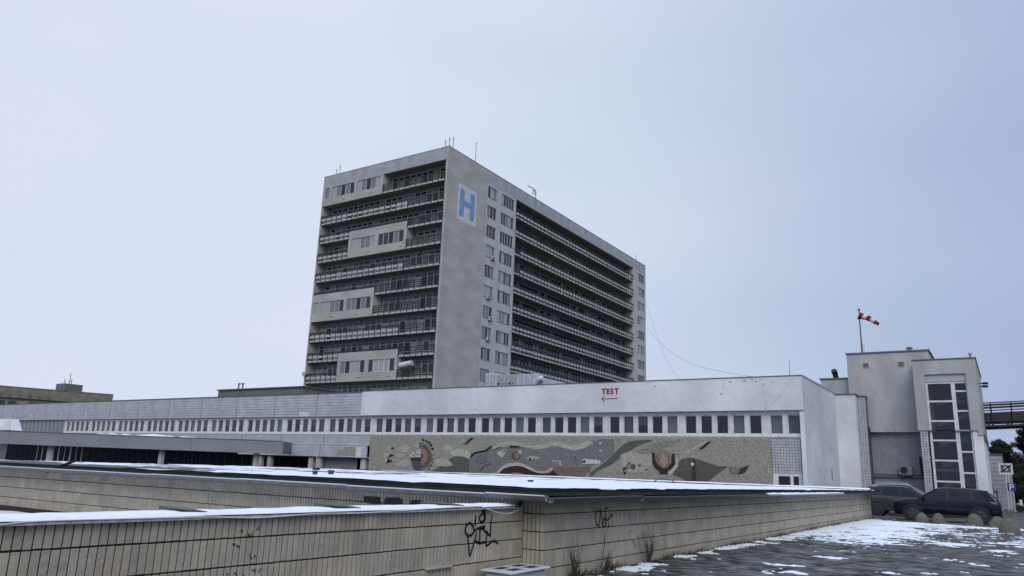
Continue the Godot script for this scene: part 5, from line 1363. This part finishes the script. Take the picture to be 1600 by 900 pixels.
		for i in 24:
			var px = x0 + i * 1.3; bar.call(b, px, yl + up * (px - x0), px + 0.65, yt - 0.7 + up * (px - x0), z, 0.04)
		part("bracing", b, M.rail, fb)
	b = MB.new(); b.hexa([Vector3(x0, yt - 0.2, zb - 2.1), Vector3(x1, yt - 0.2 + up * 31, zb - 2.1), Vector3(x1, yt - 0.2 + up * 31, zb - 0.1), Vector3(x0, yt - 0.2, zb - 0.1), Vector3(x0, yt - 0.1, zb - 2.1), Vector3(x1, yt - 0.1 + up * 31, zb - 2.1), Vector3(x1, yt - 0.1 + up * 31, zb - 0.1), Vector3(x0, yt - 0.1, zb - 0.1)]); part("deck", b, M.roof_dark, fb)

# ------------------------------------------------------------------ vehicles
func make_suv(called, label, paint, at, turn, L, H, tall_rails, group):
	# local frame: +x is the front, z across
	var o = thing(called, label, "car", at, group); o.rotation.y = turn
	var W = 0.93
	var body = MB.new(); var rows = []
	var st = [[-0.5, 0.55, 0.86, 0.80], [-0.492, 0.38, 1.02, 0.90], [-0.46, 0.30, 1.13, 0.97], [-0.40, 0.27, 1.15, 1.0], [-0.30, 0.26, 1.14, 1.0], [-0.15, 0.25, 1.12, 1.0], [0.0, 0.25, 1.10, 1.0], [0.12, 0.25, 1.09, 1.0], [0.20, 0.25, 1.085, 1.0], [0.27, 0.25, 1.075, 1.0], [0.34, 0.26, 1.05, 0.99], [0.40, 0.27, 1.02, 0.975], [0.45, 0.27, 0.99, 0.95], [0.48, 0.28, 0.95, 0.90], [0.494, 0.32, 0.90, 0.83], [0.5, 0.42, 0.78, 0.78]]
	for s in st:
		var x = s[0] * L; var yb = s[1]; var yt = s[2] * H / 1.65; var w = W * s[3]
		var row = []
		var half = [[yb, 0.80], [yb + 0.06, 0.93], [lerpf(yb, yt, 0.22), 0.975], [lerpf(yb, yt, 0.45), 1.0], [lerpf(yb, yt, 0.62), 0.985], [lerpf(yb, yt, 0.70), 1.0], [lerpf(yb, yt, 0.85), 0.975], [yt - 0.03, 0.93], [yt, 0.86], [yt + 0.02, 0.5]]
		for q in half: row.append(Vector3(x, q[0], w * q[1]))
		row.append(Vector3(x, yt + 0.03, 0))
		for i in range(half.size() - 1, -1, -1): row.append(Vector3(x, half[i][0], -w * half[i][1]))
		rows.append(row)
	body.grid(rows)
	for e in [0, rows.size() - 1]:
		for i in range(1, rows[e].size() - 1): body.tri(rows[e][0], rows[e][i], rows[e][i + 1])
	part("body", body, paint, o)
	# glasshouse
	var gh = MB.new(); rows = []
	var gs = [[-0.478, 1.08, 1.10, 0.90], [-0.455, 1.07, 1.25, 0.87], [-0.42, 1.07, 1.40, 0.83], [-0.375, 1.06, 1.52, 0.79], [-0.30, 1.05, 1.59, 0.775], [-0.2, 1.05, 1.63, 0.77], [-0.06, 1.05, 1.645, 0.77], [0.02, 1.05, 1.63, 0.77], [0.08, 1.05, 1.57, 0.78], [0.15, 1.05, 1.40, 0.83], [0.22, 1.05, 1.20, 0.88], [0.265, 1.04, 1.08, 0.90]]
	for s in gs:
		var x = s[0] * L; var k = H / 1.65; var yb = s[1] * k; var yt = s[2] * k; var wt = W * s[3]
		var row = []
		for q in [[yb, 0.945 * W], [lerpf(yb, yt, 0.5), lerpf(0.935 * W, wt, 0.45)], [lerpf(yb, yt, 0.9), lerpf(0.935 * W, wt, 0.9)], [yt - 0.01, wt * 0.93], [yt + 0.012, wt * 0.6], [yt + 0.02, 0.0]]: row.append(Vector3(x, q[0], q[1]))
		for i in range(4, -1, -1): row.append(Vector3(x, row[i].y, -row[i].z))
		rows.append(row)
	gh.grid(rows); part("glasshouse", gh, M.car_glass, o)
	# painted roof skin over the glass
	var rf = MB.new(); var rr = []
	for i in range(3, 9):
		var row = []
		for j in range(2, 9): row.append(rows[i][j] + Vector3(0, 0.012, 0.012 * sign(rows[i][j].z)))
		rr.append(row)
	rf.grid(rr); part("roof", rf, paint, o)
	# pillars
	for sd in [-1.0, 1.0]:
		for q in [[0.245, 0.075, 0.05], [-0.02, -0.03, 0.05], [-0.25, -0.235, 0.05], [-0.415, -0.345, 0.17]]:
			var pm = MB.new(); var k = H / 1.65
			var a = Vector3(q[0] * L, 1.09 * k, sd * (0.945 * W + 0.006)); var b = Vector3(q[1] * L, 1.56 * k, sd * (0.80 * W + 0.008))
			pm.hexa([a - Vector3(q[2], 0, 0), a + Vector3(q[2], 0, 0), a + Vector3(q[2], 0, -0.03 * sd), a - Vector3(q[2], 0, 0.03 * sd), b - Vector3(q[2], 0, 0), b + Vector3(q[2], 0, 0), b + Vector3(q[2], 0, -0.03 * sd), b - Vector3(q[2], 0, 0.03 * sd)])
			part("pillar", pm, paint if q[2] > 0.1 or q[0] > 0.2 else M.black, o)
		if tall_rails:
			var rl = MB.new(); rl.tube([Vector3(-0.36 * L, H - 0.04, sd * 0.68 * W), Vector3(-0.34 * L, H + 0.03, sd * 0.68 * W), Vector3(0.0, H + 0.045, sd * 0.68 * W), Vector3(0.04 * L, H - 0.03, sd * 0.68 * W)], 0.02, 0.02, 6); part("roof_rail", rl, M.steel, o)
		# door seams, handles, sill, mirror
		for dx in [0.255, -0.012, -0.26]:
			var dm = MB.new(); dm.box(dx * L - 0.006, dx * L + 0.006, 0.38, 1.06, sd * (W - 0.012), sd * (W + 0.003)); part("door_seam", dm, M.black, o)
		for dx in [0.05, -0.20]:
			var hm = MB.new(); hm.bbox(Vector3(dx * L, 0.93, sd * (W + 0.002)), Vector3(0.2, 0.03, 0.03), 0.008); part("door_handle", hm, paint, o)
		var cl = MB.new(); cl.bbox(Vector3(-0.02 * L, 0.31, sd * (W - 0.015)), Vector3(0.42 * L, 0.11, 0.07), 0.02); part("sill", cl, M.black, o)
		var mm = MB.new(); mm.bbox(Vector3(0.20 * L, 1.14, sd * (W + 0.07)), Vector3(0.14, 0.15, 0.2), 0.04); part("mirror", mm, paint, o)
		var hl = MB.new(); hl.hexa([Vector3(0.43 * L, 0.72, sd * 0.9 * W), Vector3(0.492 * L, 0.68, sd * 0.70 * W), Vector3(0.492 * L, 0.68, sd * 0.55 * W), Vector3(0.43 * L, 0.72, sd * 0.80 * W), Vector3(0.43 * L, 0.80, sd * 0.93 * W), Vector3(0.488 * L, 0.735, sd * 0.72 * W), Vector3(0.488 * L, 0.735, sd * 0.55 * W), Vector3(0.43 * L, 0.80, sd * 0.80 * W)]); part("headlight", hl, M.lamp_glass, o)
		var tl = MB.new(); tl.hexa([Vector3(-0.492 * L, 0.86, sd * 0.5 * W), Vector3(-0.44 * L, 0.86, sd * 0.985 * W), Vector3(-0.42 * L, 0.86, sd * 0.9 * W), Vector3(-0.47 * L, 0.86, sd * 0.5 * W), Vector3(-0.49 * L, 0.97, sd * 0.5 * W), Vector3(-0.44 * L, 0.97, sd * 0.965 * W), Vector3(-0.42 * L, 0.97, sd * 0.88 * W), Vector3(-0.47 * L, 0.97, sd * 0.5 * W)]); part("tail_light", tl, M.tail, o)
	for wx in [-0.302, 0.315]:
		for sd in [-1.0, 1.0]:
			var c = Vector3(wx * L, 0.355, sd * (W - 0.11))
			var am = MB.new(); var ap = []
			for i in 15:
				var an = PI * i / 14.0 + 0.0; ap.append(Vector3(wx * L + cos(an) * 0.435, 0.33 + sin(an) * 0.44, sd * (W - 0.01)))
			am.tube(ap, 0.045, 0.045, 6); part("arch_trim", am, M.black, o)
			var hole = MB.new(); hole.disc(Vector3(wx * L, 0.36, sd * (W + 0.004)), Vector3(0, 0, 1), 0.42, 24); part("wheel_well", hole, M.black, o)
			var ty = MB.new(); var trow = []
			for q in [[0.25, -0.10], [0.33, -0.115], [0.355, -0.08], [0.355, 0.08], [0.33, 0.125], [0.25, 0.118]]:
				var ring_ = []
				for i in 28: ring_.append(c + Vector3(cos(TAU * i / 28) * q[0], sin(TAU * i / 28) * q[0], sd * q[1]))
				trow.append(ring_)
			ty.grid(trow, true)
			var wh = part("wheel", ty, M.rubber, o)
			var rm = MB.new()
			for i in 5:
				var an = TAU * i / 5 + 0.3; var dv = Vector3(cos(an), sin(an), 0); var pv = Vector3(-sin(an), cos(an), 0)
				var zo = Vector3(0, 0, sd * 0.118)
				rm.quad(c + zo + dv * 0.05 + pv * 0.035, c + zo + dv * 0.245 + pv * 0.05, c + zo + dv * 0.245 - pv * 0.05, c + zo + dv * 0.05 - pv * 0.035)
			var rg = []
			for q in [[0.255, 0.121], [0.23, 0.126]]:
				var ring_ = []
				for i in 28: ring_.append(c + Vector3(cos(TAU * i / 28) * q[0], sin(TAU * i / 28) * q[0], sd * q[1]))
				rg.append(ring_)
			rm.grid(rg, true); rm.disc(c + Vector3(0, 0, sd * 0.121), Vector3(0, 0, 1), 0.06, 12)
			part("rim", rm, M.rim, wh)
	var gr = MB.new(); gr.bbox(Vector3(0.492 * L, 0.52, 0), Vector3(0.05, 0.22, 1.0), 0.02); part("grille", gr, M.black, o)
	var np = MB.new(); np.bbox(Vector3(-0.502 * L, 0.72, 0), Vector3(0.02, 0.12, 0.5), 0.004); part("rear_plate", np, M.white_frame, o)
	var bp = MB.new(); bp.bbox(Vector3(-0.485 * L, 0.42, 0), Vector3(0.14, 0.2, 1.6), 0.04); part("rear_bumper", bp, M.black, o)
	return o
func car_paint(c: Color) -> StandardMaterial3D:
	var m = mat(c, 0.35, null, Vector3.ONE, null, 0.5, 0.25)
	m.clearcoat_enabled = true; m.clearcoat = 0.6; m.clearcoat_roughness = 0.06; m.metallic_specular = 0.2
	return m
func build_street():
	M.car_glass = mat(lin(0.012, 0.014, 0.016), 0.04)
	M.lamp_glass = mat(lin(0.30, 0.32, 0.34), 0.1, null, Vector3.ONE, null, 0.5, 0.3)
	M.tail = mat(lin(0.09, 0.008, 0.012), 0.15)
	make_suv("parked_car", "dark blue estate SUV parked side-on behind the concrete domes", car_paint(lin(0.006, 0.008, 0.018)), Vector3(-2.87, -0.01, -44.62), PI, 4.65, 1.67, false, "cars parked by the stair tower")
	make_suv("parked_car", "grey green SUV parked half hidden by the annex wall end", car_paint(lin(0.045, 0.055, 0.055)), Vector3(-5.36, 0, -50.4), 0.0, 4.5, 1.66, false, "cars parked by the stair tower")
	make_suv("parked_car", "silver car with roof rails behind the other two parked cars", car_paint(lin(0.33, 0.35, 0.37)), Vector3(-5.7, 0, -54.6), 0.0, 4.6, 1.80, true, "cars parked by the stair tower")
	# concrete domes
	var doms = [[1440, 817, 0.30], [1466, 818, 0.30], [1523, 822, 0.35], [1560, 826, 0.33], [1578, 834, 0.37]]
	var dl = ["weathered concrete dome nearest the front wheel of the dark blue SUV", "weathered concrete dome under the front door of the dark blue SUV", "weathered concrete dome in front of the rear wheel of the dark blue SUV", "weathered concrete dome by the rear bumper of the dark blue SUV", "large weathered concrete dome standing forward of the dome by the rear bumper"]
	var f = FastNoiseLite.new(); f.seed = 88; f.frequency = 2.5
	for k in 5:
		var q = doms[k]; var p = on_y(q[0], q[1], 0.0); p.z -= q[2] * 0.8
		var o = thing("concrete_dome", dl[k], "bollard", p, "concrete dome bollards")
		var rows = []
		var prof = [[1.0, -0.02], [1.0, 0.12], [0.97, 0.2], [0.95, 0.34], [0.88, 0.62], [0.72, 0.98], [0.5, 1.26], [0.25, 1.42], [0.0, 1.46]]
		for e in prof:
			var row = []
			for j in 24:
				var an = TAU * j / 24
				var rr = e[0] * q[2] * (1.0 + (0.035 * cos(an * 8.0) if e[0] < 0.96 and e[0] > 0.2 else 0.0))
				var d = Vector3(cos(an) * rr, e[1] * q[2] * 1.05, sin(an) * rr)
				row.append(d * (1.0 + 0.035 * f.get_noise_3dv(d * 4.0 + Vector3(k * 9, 0, 0))))
			rows.append(row)
		var m = MB.new(); m.grid(rows, true); part("dome", m, M.dome, o)
	# rubble between the domes
	var r = RandomNumberGenerator.new(); r.seed = 23
	var st = MB.new()
	for k in 26:
		var p = Vector3(r.randf_range(-2.8, -1.8), 0.03, -41.3 + r.randf_range(-0.3, 0.5)); var e = r.randf_range(0.05, 0.16)
		st.bbox(p, Vector3(e * 1.6, e * 0.8, e), e * 0.2)
	tag(part("rubble", st, M.dome, self), "broken kerb rubble lying between the concrete domes", "rubble", "", "stuff")
	# clad building behind the stair tower
	var sh = thing("clad_building", "narrow pale building clad in horizontal boards behind the stair tower", "building")
	var z = -82.0; var xr = on_z(1568, 740, z).x; var yt = on_z(1556, 711, z).y
	siding(sh, "siding_panel", -6.0, xr, 0, yt, z, M.siding, 0.36)
	var b = MB.new(); b.box(-6.0, xr, 0, yt, z - 8, z - 0.13); part("walls", b, M.siding, sh)
	b = MB.new(); b.box(-6.05, xr + 0.08, yt, yt + 0.12, z - 8, z + 0.1); part("roof_edge", b, M.frame_dark, sh)
	b = MB.new(); b.box(xr + 0.005, xr + 0.42, 0, yt - 0.9, z - 8, z - 0.4); part("corner_strip", b, M.white_paint, sh)
	# sign on two posts, blue sign, red hydrant post
	var zs = -74.0
	var sg = thing("square_sign", "large white framed square sign with a black and white pictogram on posts", "sign")
	var a0 = on_z(1561.5, 741, zs); var a1 = on_z(1581.5, 724, zs)
	var cx = (a0.x + a1.x) * 0.5; var cy = (a0.y + a1.y) * 0.5; var hw = (a1.x - a0.x) * 0.5; var hh = (a1.y - a0.y) * 0.5
	b = MB.new(); b.box(cx - hw, cx + hw, cy - hh, cy + hh, zs - 0.06, zs); part("panel", b, M.white_frame, sg)
	b = MB.new(); b.box(cx - hw * 0.72, cx + hw * 0.72, cy - hh * 0.66, cy + hh * 0.66, zs, zs + 0.006); part("dark_field", b, M.frame_dark, sg)
	b = MB.new(); b.disc(Vector3(cx, cy, zs + 0.012), Vector3(0, 0, 1), hh * 0.34, 18); part("pictogram_disc", b, M.white_paint, sg)
	b = MB.new(); b.disc(Vector3(cx, cy, zs + 0.017), Vector3(0, 0, 1), hh * 0.17, 18); ribbon(b, [Vector3(cx - hw * 0.7, cy - hh * 0.6, zs + 0.02), Vector3(cx + hw * 0.7, cy + hh * 0.62, zs + 0.02)], 0.11, Vector3(0, 0, 1)); part("pictogram_bar", b, M.black, sg)
	for e in [[-0.3, 0.05], [0.1, 0.05], [0.62, 0.09]]:
		b = MB.new(); b.tube([Vector3(cx + hw * e[0], 0, zs - 0.1), Vector3(cx + hw * e[0], cy - hh + 0.05, zs - 0.1)], e[1], e[1], 8); part("post", b, M.steel, sg)
	var bs = thing("blue_sign", "small blue parking sign with a white letter on a post", "sign")
	var c0 = on_z(1580.5, 761, zs); b = MB.new(); b.bbox(c0, Vector3(0.56, 0.62, 0.04), 0.01); part("panel", b, M.blue, bs)
	b = MB.new(); var zp = c0.z + 0.024
	b.box(c0.x - 0.14, c0.x - 0.06, c0.y - 0.24, c0.y + 0.24, zp, zp + 0.005); b.box(c0.x - 0.06, c0.x + 0.12, c0.y + 0.17, c0.y + 0.24, zp, zp + 0.005); b.box(c0.x - 0.06, c0.x + 0.12, c0.y - 0.04, c0.y + 0.03, zp, zp + 0.005); b.box(c0.x + 0.08, c0.x + 0.15, c0.y + 0.02, c0.y + 0.18, zp + 0.001, zp + 0.006); part("letter", b, M.white_paint, bs)
	b = MB.new(); b.tube([Vector3(c0.x, 0, c0.z - 0.06), c0 + Vector3(0, -0.3, -0.06)], 0.035); part("post", b, M.steel, bs)
	var hy = thing("hydrant_post", "red and white hydrant post in front of the clad building", "hydrant", Vector3(on_z(1554, 770, -77.0).x, 0, -77.0))
	var t1 = on_z(1552, 757, -77.0).y; var t2 = on_z(1556, 777, -77.0).y
	b = MB.new(); b.tube([Vector3(-0.08, 0, 0), Vector3(-0.08, t1, 0)], 0.06, 0.05, 10); part("standpipe", b, M.red, hy)
	b = MB.new(); b.tube([Vector3(0.16, 0, 0.1), Vector3(0.16, t1 - 0.45, 0.1)], 0.05); b.tube([Vector3(-0.22, t1 - 0.5, 0.05), Vector3(0.3, t1 - 0.62, 0.05)], 0.05); part("outlets", b, M.red, hy)
	b = MB.new(); b.bbox(Vector3(0.02, t2 - 0.1, 0.12), Vector3(0.12, 0.6, 0.06), 0.01); part("marker", b, M.white_frame, hy)
	# parked scooter, only its front in the frame
	var sc = thing("motor_scooter", "white and black motor scooter parked under the pines", "scooter", on_y(1597, 800.5, 0.0) + Vector3(0.45, 0, 0))
	for wx in [-0.55, 0.65]:
		b = MB.new(); var trow = []
		for q in [[0.2, -0.05], [0.27, -0.05], [0.29, 0.0], [0.27, 0.05], [0.2, 0.05]]:
			var rg = []
			for i in 20: rg.append(Vector3(wx + cos(TAU * i / 20) * q[0], 0.29 + sin(TAU * i / 20) * q[0], q[1]))
			trow.append(rg)
		b.grid(trow, true); b.disc(Vector3(wx, 0.29, 0.03), Vector3(0, 0, 1), 0.2, 16); part("wheel", b, M.rubber, sc)
	b = MB.new(); b.tube([Vector3(-0.55, 0.3, 0), Vector3(-0.45, 0.7, 0), Vector3(-0.32, 1.05, 0)], 0.1, 0.06, 8); b.tube([Vector3(-0.32, 1.05, -0.3), Vector3(-0.28, 1.08, 0), Vector3(-0.32, 1.05, 0.3)], 0.025, 0.025, 6); part("steering", b, M.rail, sc)
	b = MB.new(); b.bbox(Vector3(-0.45, 0.72, 0), Vector3(0.2, 0.5, 0.34), 0.06); b.bbox(Vector3(-0.55, 0.62, 0), Vector3(0.4, 0.09, 0.16), 0.03); part("front_fairing", b, M.white_paint, sc)
	b = MB.new(); b.bbox(Vector3(0.0, 0.36, 0), Vector3(0.75, 0.14, 0.3), 0.04); b.bbox(Vector3(0.5, 0.58, 0), Vector3(0.75, 0.3, 0.32), 0.08); part("frame_body", b, M.rail, sc)
	b = MB.new(); b.bbox(Vector3(0.45, 0.78, 0), Vector3(0.75, 0.12, 0.3), 0.05); part("seat", b, M.rubber, sc)
	# pines
	var pl = ["lower dark pine beside the footbridge", "taller dark pine rising behind the square sign", "dark pine standing further off beyond the taller one"]
	var sp = [[1562, 688, -92.0, 3.4], [1608, 662, -96.0, 5.2], [1660, 640, -104.0, 4.8]]
	for k in 3:
		var q = sp[k]; var tp = on_z(q[0], q[1], q[2])
		pine(pl[k], Vector3(tp.x, 0, q[2]), tp.y, q[3], 300 + k)
	# scrubby undergrowth reaching the ground below them
	for k in 4:
		var p = [Vector3(0.3, 0, -89), Vector3(2.0, 0, -88), Vector3(4.2, 0, -90), Vector3(1.2, 0, -93)][k]
		bush(["dark evergreen bush behind the clad building corner", "dark evergreen bush behind the blue sign", "dark evergreen bush under the farther pine", "dark evergreen bush between the pine trunks"][k], p, 3.4, 400 + k)

func leaf_cloud(mb: MB, c: Vector3, rad: Vector3, n, size, r):
	for i in n:
		var d = Vector3(r.randfn(), r.randfn(), r.randfn()).normalized() * pow(r.randf(), 0.4)
		var p = c + d * rad
		var a = Vector3(r.randfn(), r.randfn() + 0.6, r.randfn()).normalized() * size * r.randf_range(0.6, 1.3)
		var b = a.cross(Vector3(r.randfn(), r.randfn(), r.randfn())).normalized() * size * 0.22
		var q = r.randf_range(0.6, 1.4); mb.col = Color(q, q, q * 0.95)
		mb.tri(p - b, p + a, p + b)
func pine(label, at, h, spread, seed_):
	var r = RandomNumberGenerator.new(); r.seed = seed_
	var o = thing("pine_tree", label, "tree", at, "pines behind the stair tower")
	var tm = MB.new(); tm.tube([Vector3.ZERO, Vector3(0.1, h * 0.5, 0.05), Vector3(0.0, h * 0.93, 0)], 0.24, 0.04, 9)
	var crown = MB.new()
	for k in 70:
		var t = r.randf_range(0.12, 1.0); var an = r.randf() * TAU
		var rad = spread * (1.15 - t) * r.randf_range(0.45, 1.0) + 0.15
		var tip = Vector3(cos(an) * rad, h * t * 0.97 + r.randf_range(-0.1, 0.3), sin(an) * rad)
		var root = Vector3(0, h * t * 0.9 - 0.2, 0)
		tm.tube([root, root.lerp(tip, 0.6) + Vector3(0, 0.1, 0), tip], 0.06, 0.015, 5, false)
		var cs = 0.35 + 0.35 * (1.1 - t)
		for j in 3: leaf_cloud(crown, root.lerp(tip, [0.55, 0.8, 1.0][j]) + Vector3(r.randf_range(-0.2, 0.2), 0.08, r.randf_range(-0.2, 0.2)), Vector3(cs, cs * 0.7, cs), 190, 0.2, r)
	leaf_cloud(crown, Vector3(0, h * 0.95, 0), Vector3(0.3, 0.45, 0.3), 160, 0.19, r)
	part("trunk", tm, M.bark, o); part("crown", crown, M.needles, o)
func bush(label, at, h, seed_):
	var r = RandomNumberGenerator.new(); r.seed = seed_
	var o = thing("evergreen_bush", label, "bush", at, "bushes under the pines")
	var tm = MB.new(); var cr = MB.new()
	for k in 16:
		var tip = Vector3(r.randf_range(-1.3, 1.3), h * r.randf_range(0.25, 1.0), r.randf_range(-0.8, 0.8))
		tm.tube([Vector3(tip.x * 0.2, 0, tip.z * 0.2), tip], 0.04, 0.01, 4, false)
		leaf_cloud(cr, tip, Vector3(0.7, 0.6, 0.7), 260, 0.18, r)
	part("trunk", tm, M.bark, o); part("crown", cr, M.needles, o)

func build_far():
	# brown block far to the left
	var o = thing("far_building", "brown flat roofed block far behind the old wing with roof boxes", "building")
	var A = Vector3(-210.2, 0, -88.9); var B = Vector3(-200.7, 0, -112.6)
	var d = (B - A).normalized(); var n = Vector3(d.z, 0, -d.x)
	if n.dot(-A) < 0: n = -n
	A -= d * 40.0
	var bx = func(mb, s0, s1, y0, y1, w0, w1):
		mb.hexa([A + d * s0 + n * w1 + Vector3(0, y0, 0), A + d * s1 + n * w1 + Vector3(0, y0, 0), A + d * s1 + n * w0 + Vector3(0, y0, 0), A + d * s0 + n * w0 + Vector3(0, y0, 0), A + d * s0 + n * w1 + Vector3(0, y1, 0), A + d * s1 + n * w1 + Vector3(0, y1, 0), A + d * s1 + n * w0 + Vector3(0, y1, 0), A + d * s0 + n * w0 + Vector3(0, y1, 0)])
	var len = (B - A).length()
	var m = MB.new(); bx.call(m, 0, len, 0, 15.3, -14, -0.6); part("walls", m, M.brown_wall, o)
	m = MB.new(); bx.call(m, 0, len, 15.35, 18.0, -14.2, 0); part("parapet", m, M.olive_wall, o)
	m = MB.new(); bx.call(m, 0, len, 18.01, 18.15, -14.3, 0.1); part("roof_edge", m, M.olive_wall, o)
	var r = RandomNumberGenerator.new(); r.seed = 2
	for k in 14:
		m = MB.new(); var s = 24.0 + k * 2.3; bx.call(m, s, s + 1.5, 12.2, 14.6, -0.6, -0.55); part("window", m, M.glass_b if k % 3 else M.curtain_grey, o)
	for k in 6:
		m = MB.new(); var s = 40.0 + k * 2.1; bx.call(m, s, s + 0.7, 15.6, 16.2, 0.0, 0.05); part("parapet_vent", m, M.frame_dark, o)
	var bp = on_z(112, 606, -101.0)
	var q = thing("roof_box", "grey lift house with small aerials on the far brown block", "lift house", Vector3(-207, 18.1, -104))
	m = MB.new(); m.bbox(Vector3(0, 0.95, 0), Vector3(4.6, 1.9, 4.6), 0.05); part("walls", m, M.penthouse, q)
	for e in [[-1.9, 1.5], [0.6, 3.0], [1.6, 1.4]]:
		m = MB.new(); m.tube([Vector3(e[0], 1.9, 0.5), Vector3(e[0], 1.9 + e[1], 0.5)], 0.08); m.tube([Vector3(e[0] - 0.4, 2.5, 0.5), Vector3(e[0] + 0.4, 2.6, 0.5)], 0.06); part("aerial", m, M.frame_dark, q)

# ------------------------------------------------------------------ assembly
func _ready():
	rng.seed = 1
	cam_basis = Basis(Vector3.UP, 0.580888) * Basis(Vector3.RIGHT, 0.240304) * Basis(Vector3(0, 0, 1), 0.0371269)
	var cam = Camera3D.new(); cam.name = "camera"; add_child(cam)
	cam.transform = Transform3D(cam_basis, EYE)
	cam.fov = rad_to_deg(2.0 * atan(450.0 / FOCAL)); cam.near = 0.05; cam.far = 3000.0; cam.current = true
	var env = Environment.new()
	env.background_mode = Environment.BG_SKY; env.sky = make_sky()
	env.background_energy_multiplier = 1.0
	env.tonemap_mode = Environment.TONE_MAPPER_LINEAR; env.tonemap_exposure = 1.0
	env.sdfgi_enabled = true; env.ssao_enabled = true; env.ssil_enabled = true
	var we = WorldEnvironment.new(); we.name = "environment"; we.environment = env; add_child(we)
	var sun = DirectionalLight3D.new(); sun.name = "sun"; add_child(sun)
	sun.light_energy = 0.5; sun.light_angular_distance = 40.0; sun.light_color = Color(1.0, 0.98, 0.95); sun.shadow_enabled = true
	sun.look_at_from_position(Vector3.ZERO, -Vector3(0.42, 0.62, 0.66), Vector3.UP)
	make_materials()
	build_ground()
	build_tower()
	build_wing()
	build_stair_tower()
	build_canopy()
	build_far()
	build_annex()
	build_parapet()
	build_roof_things()
	build_street()
	build_weeds()
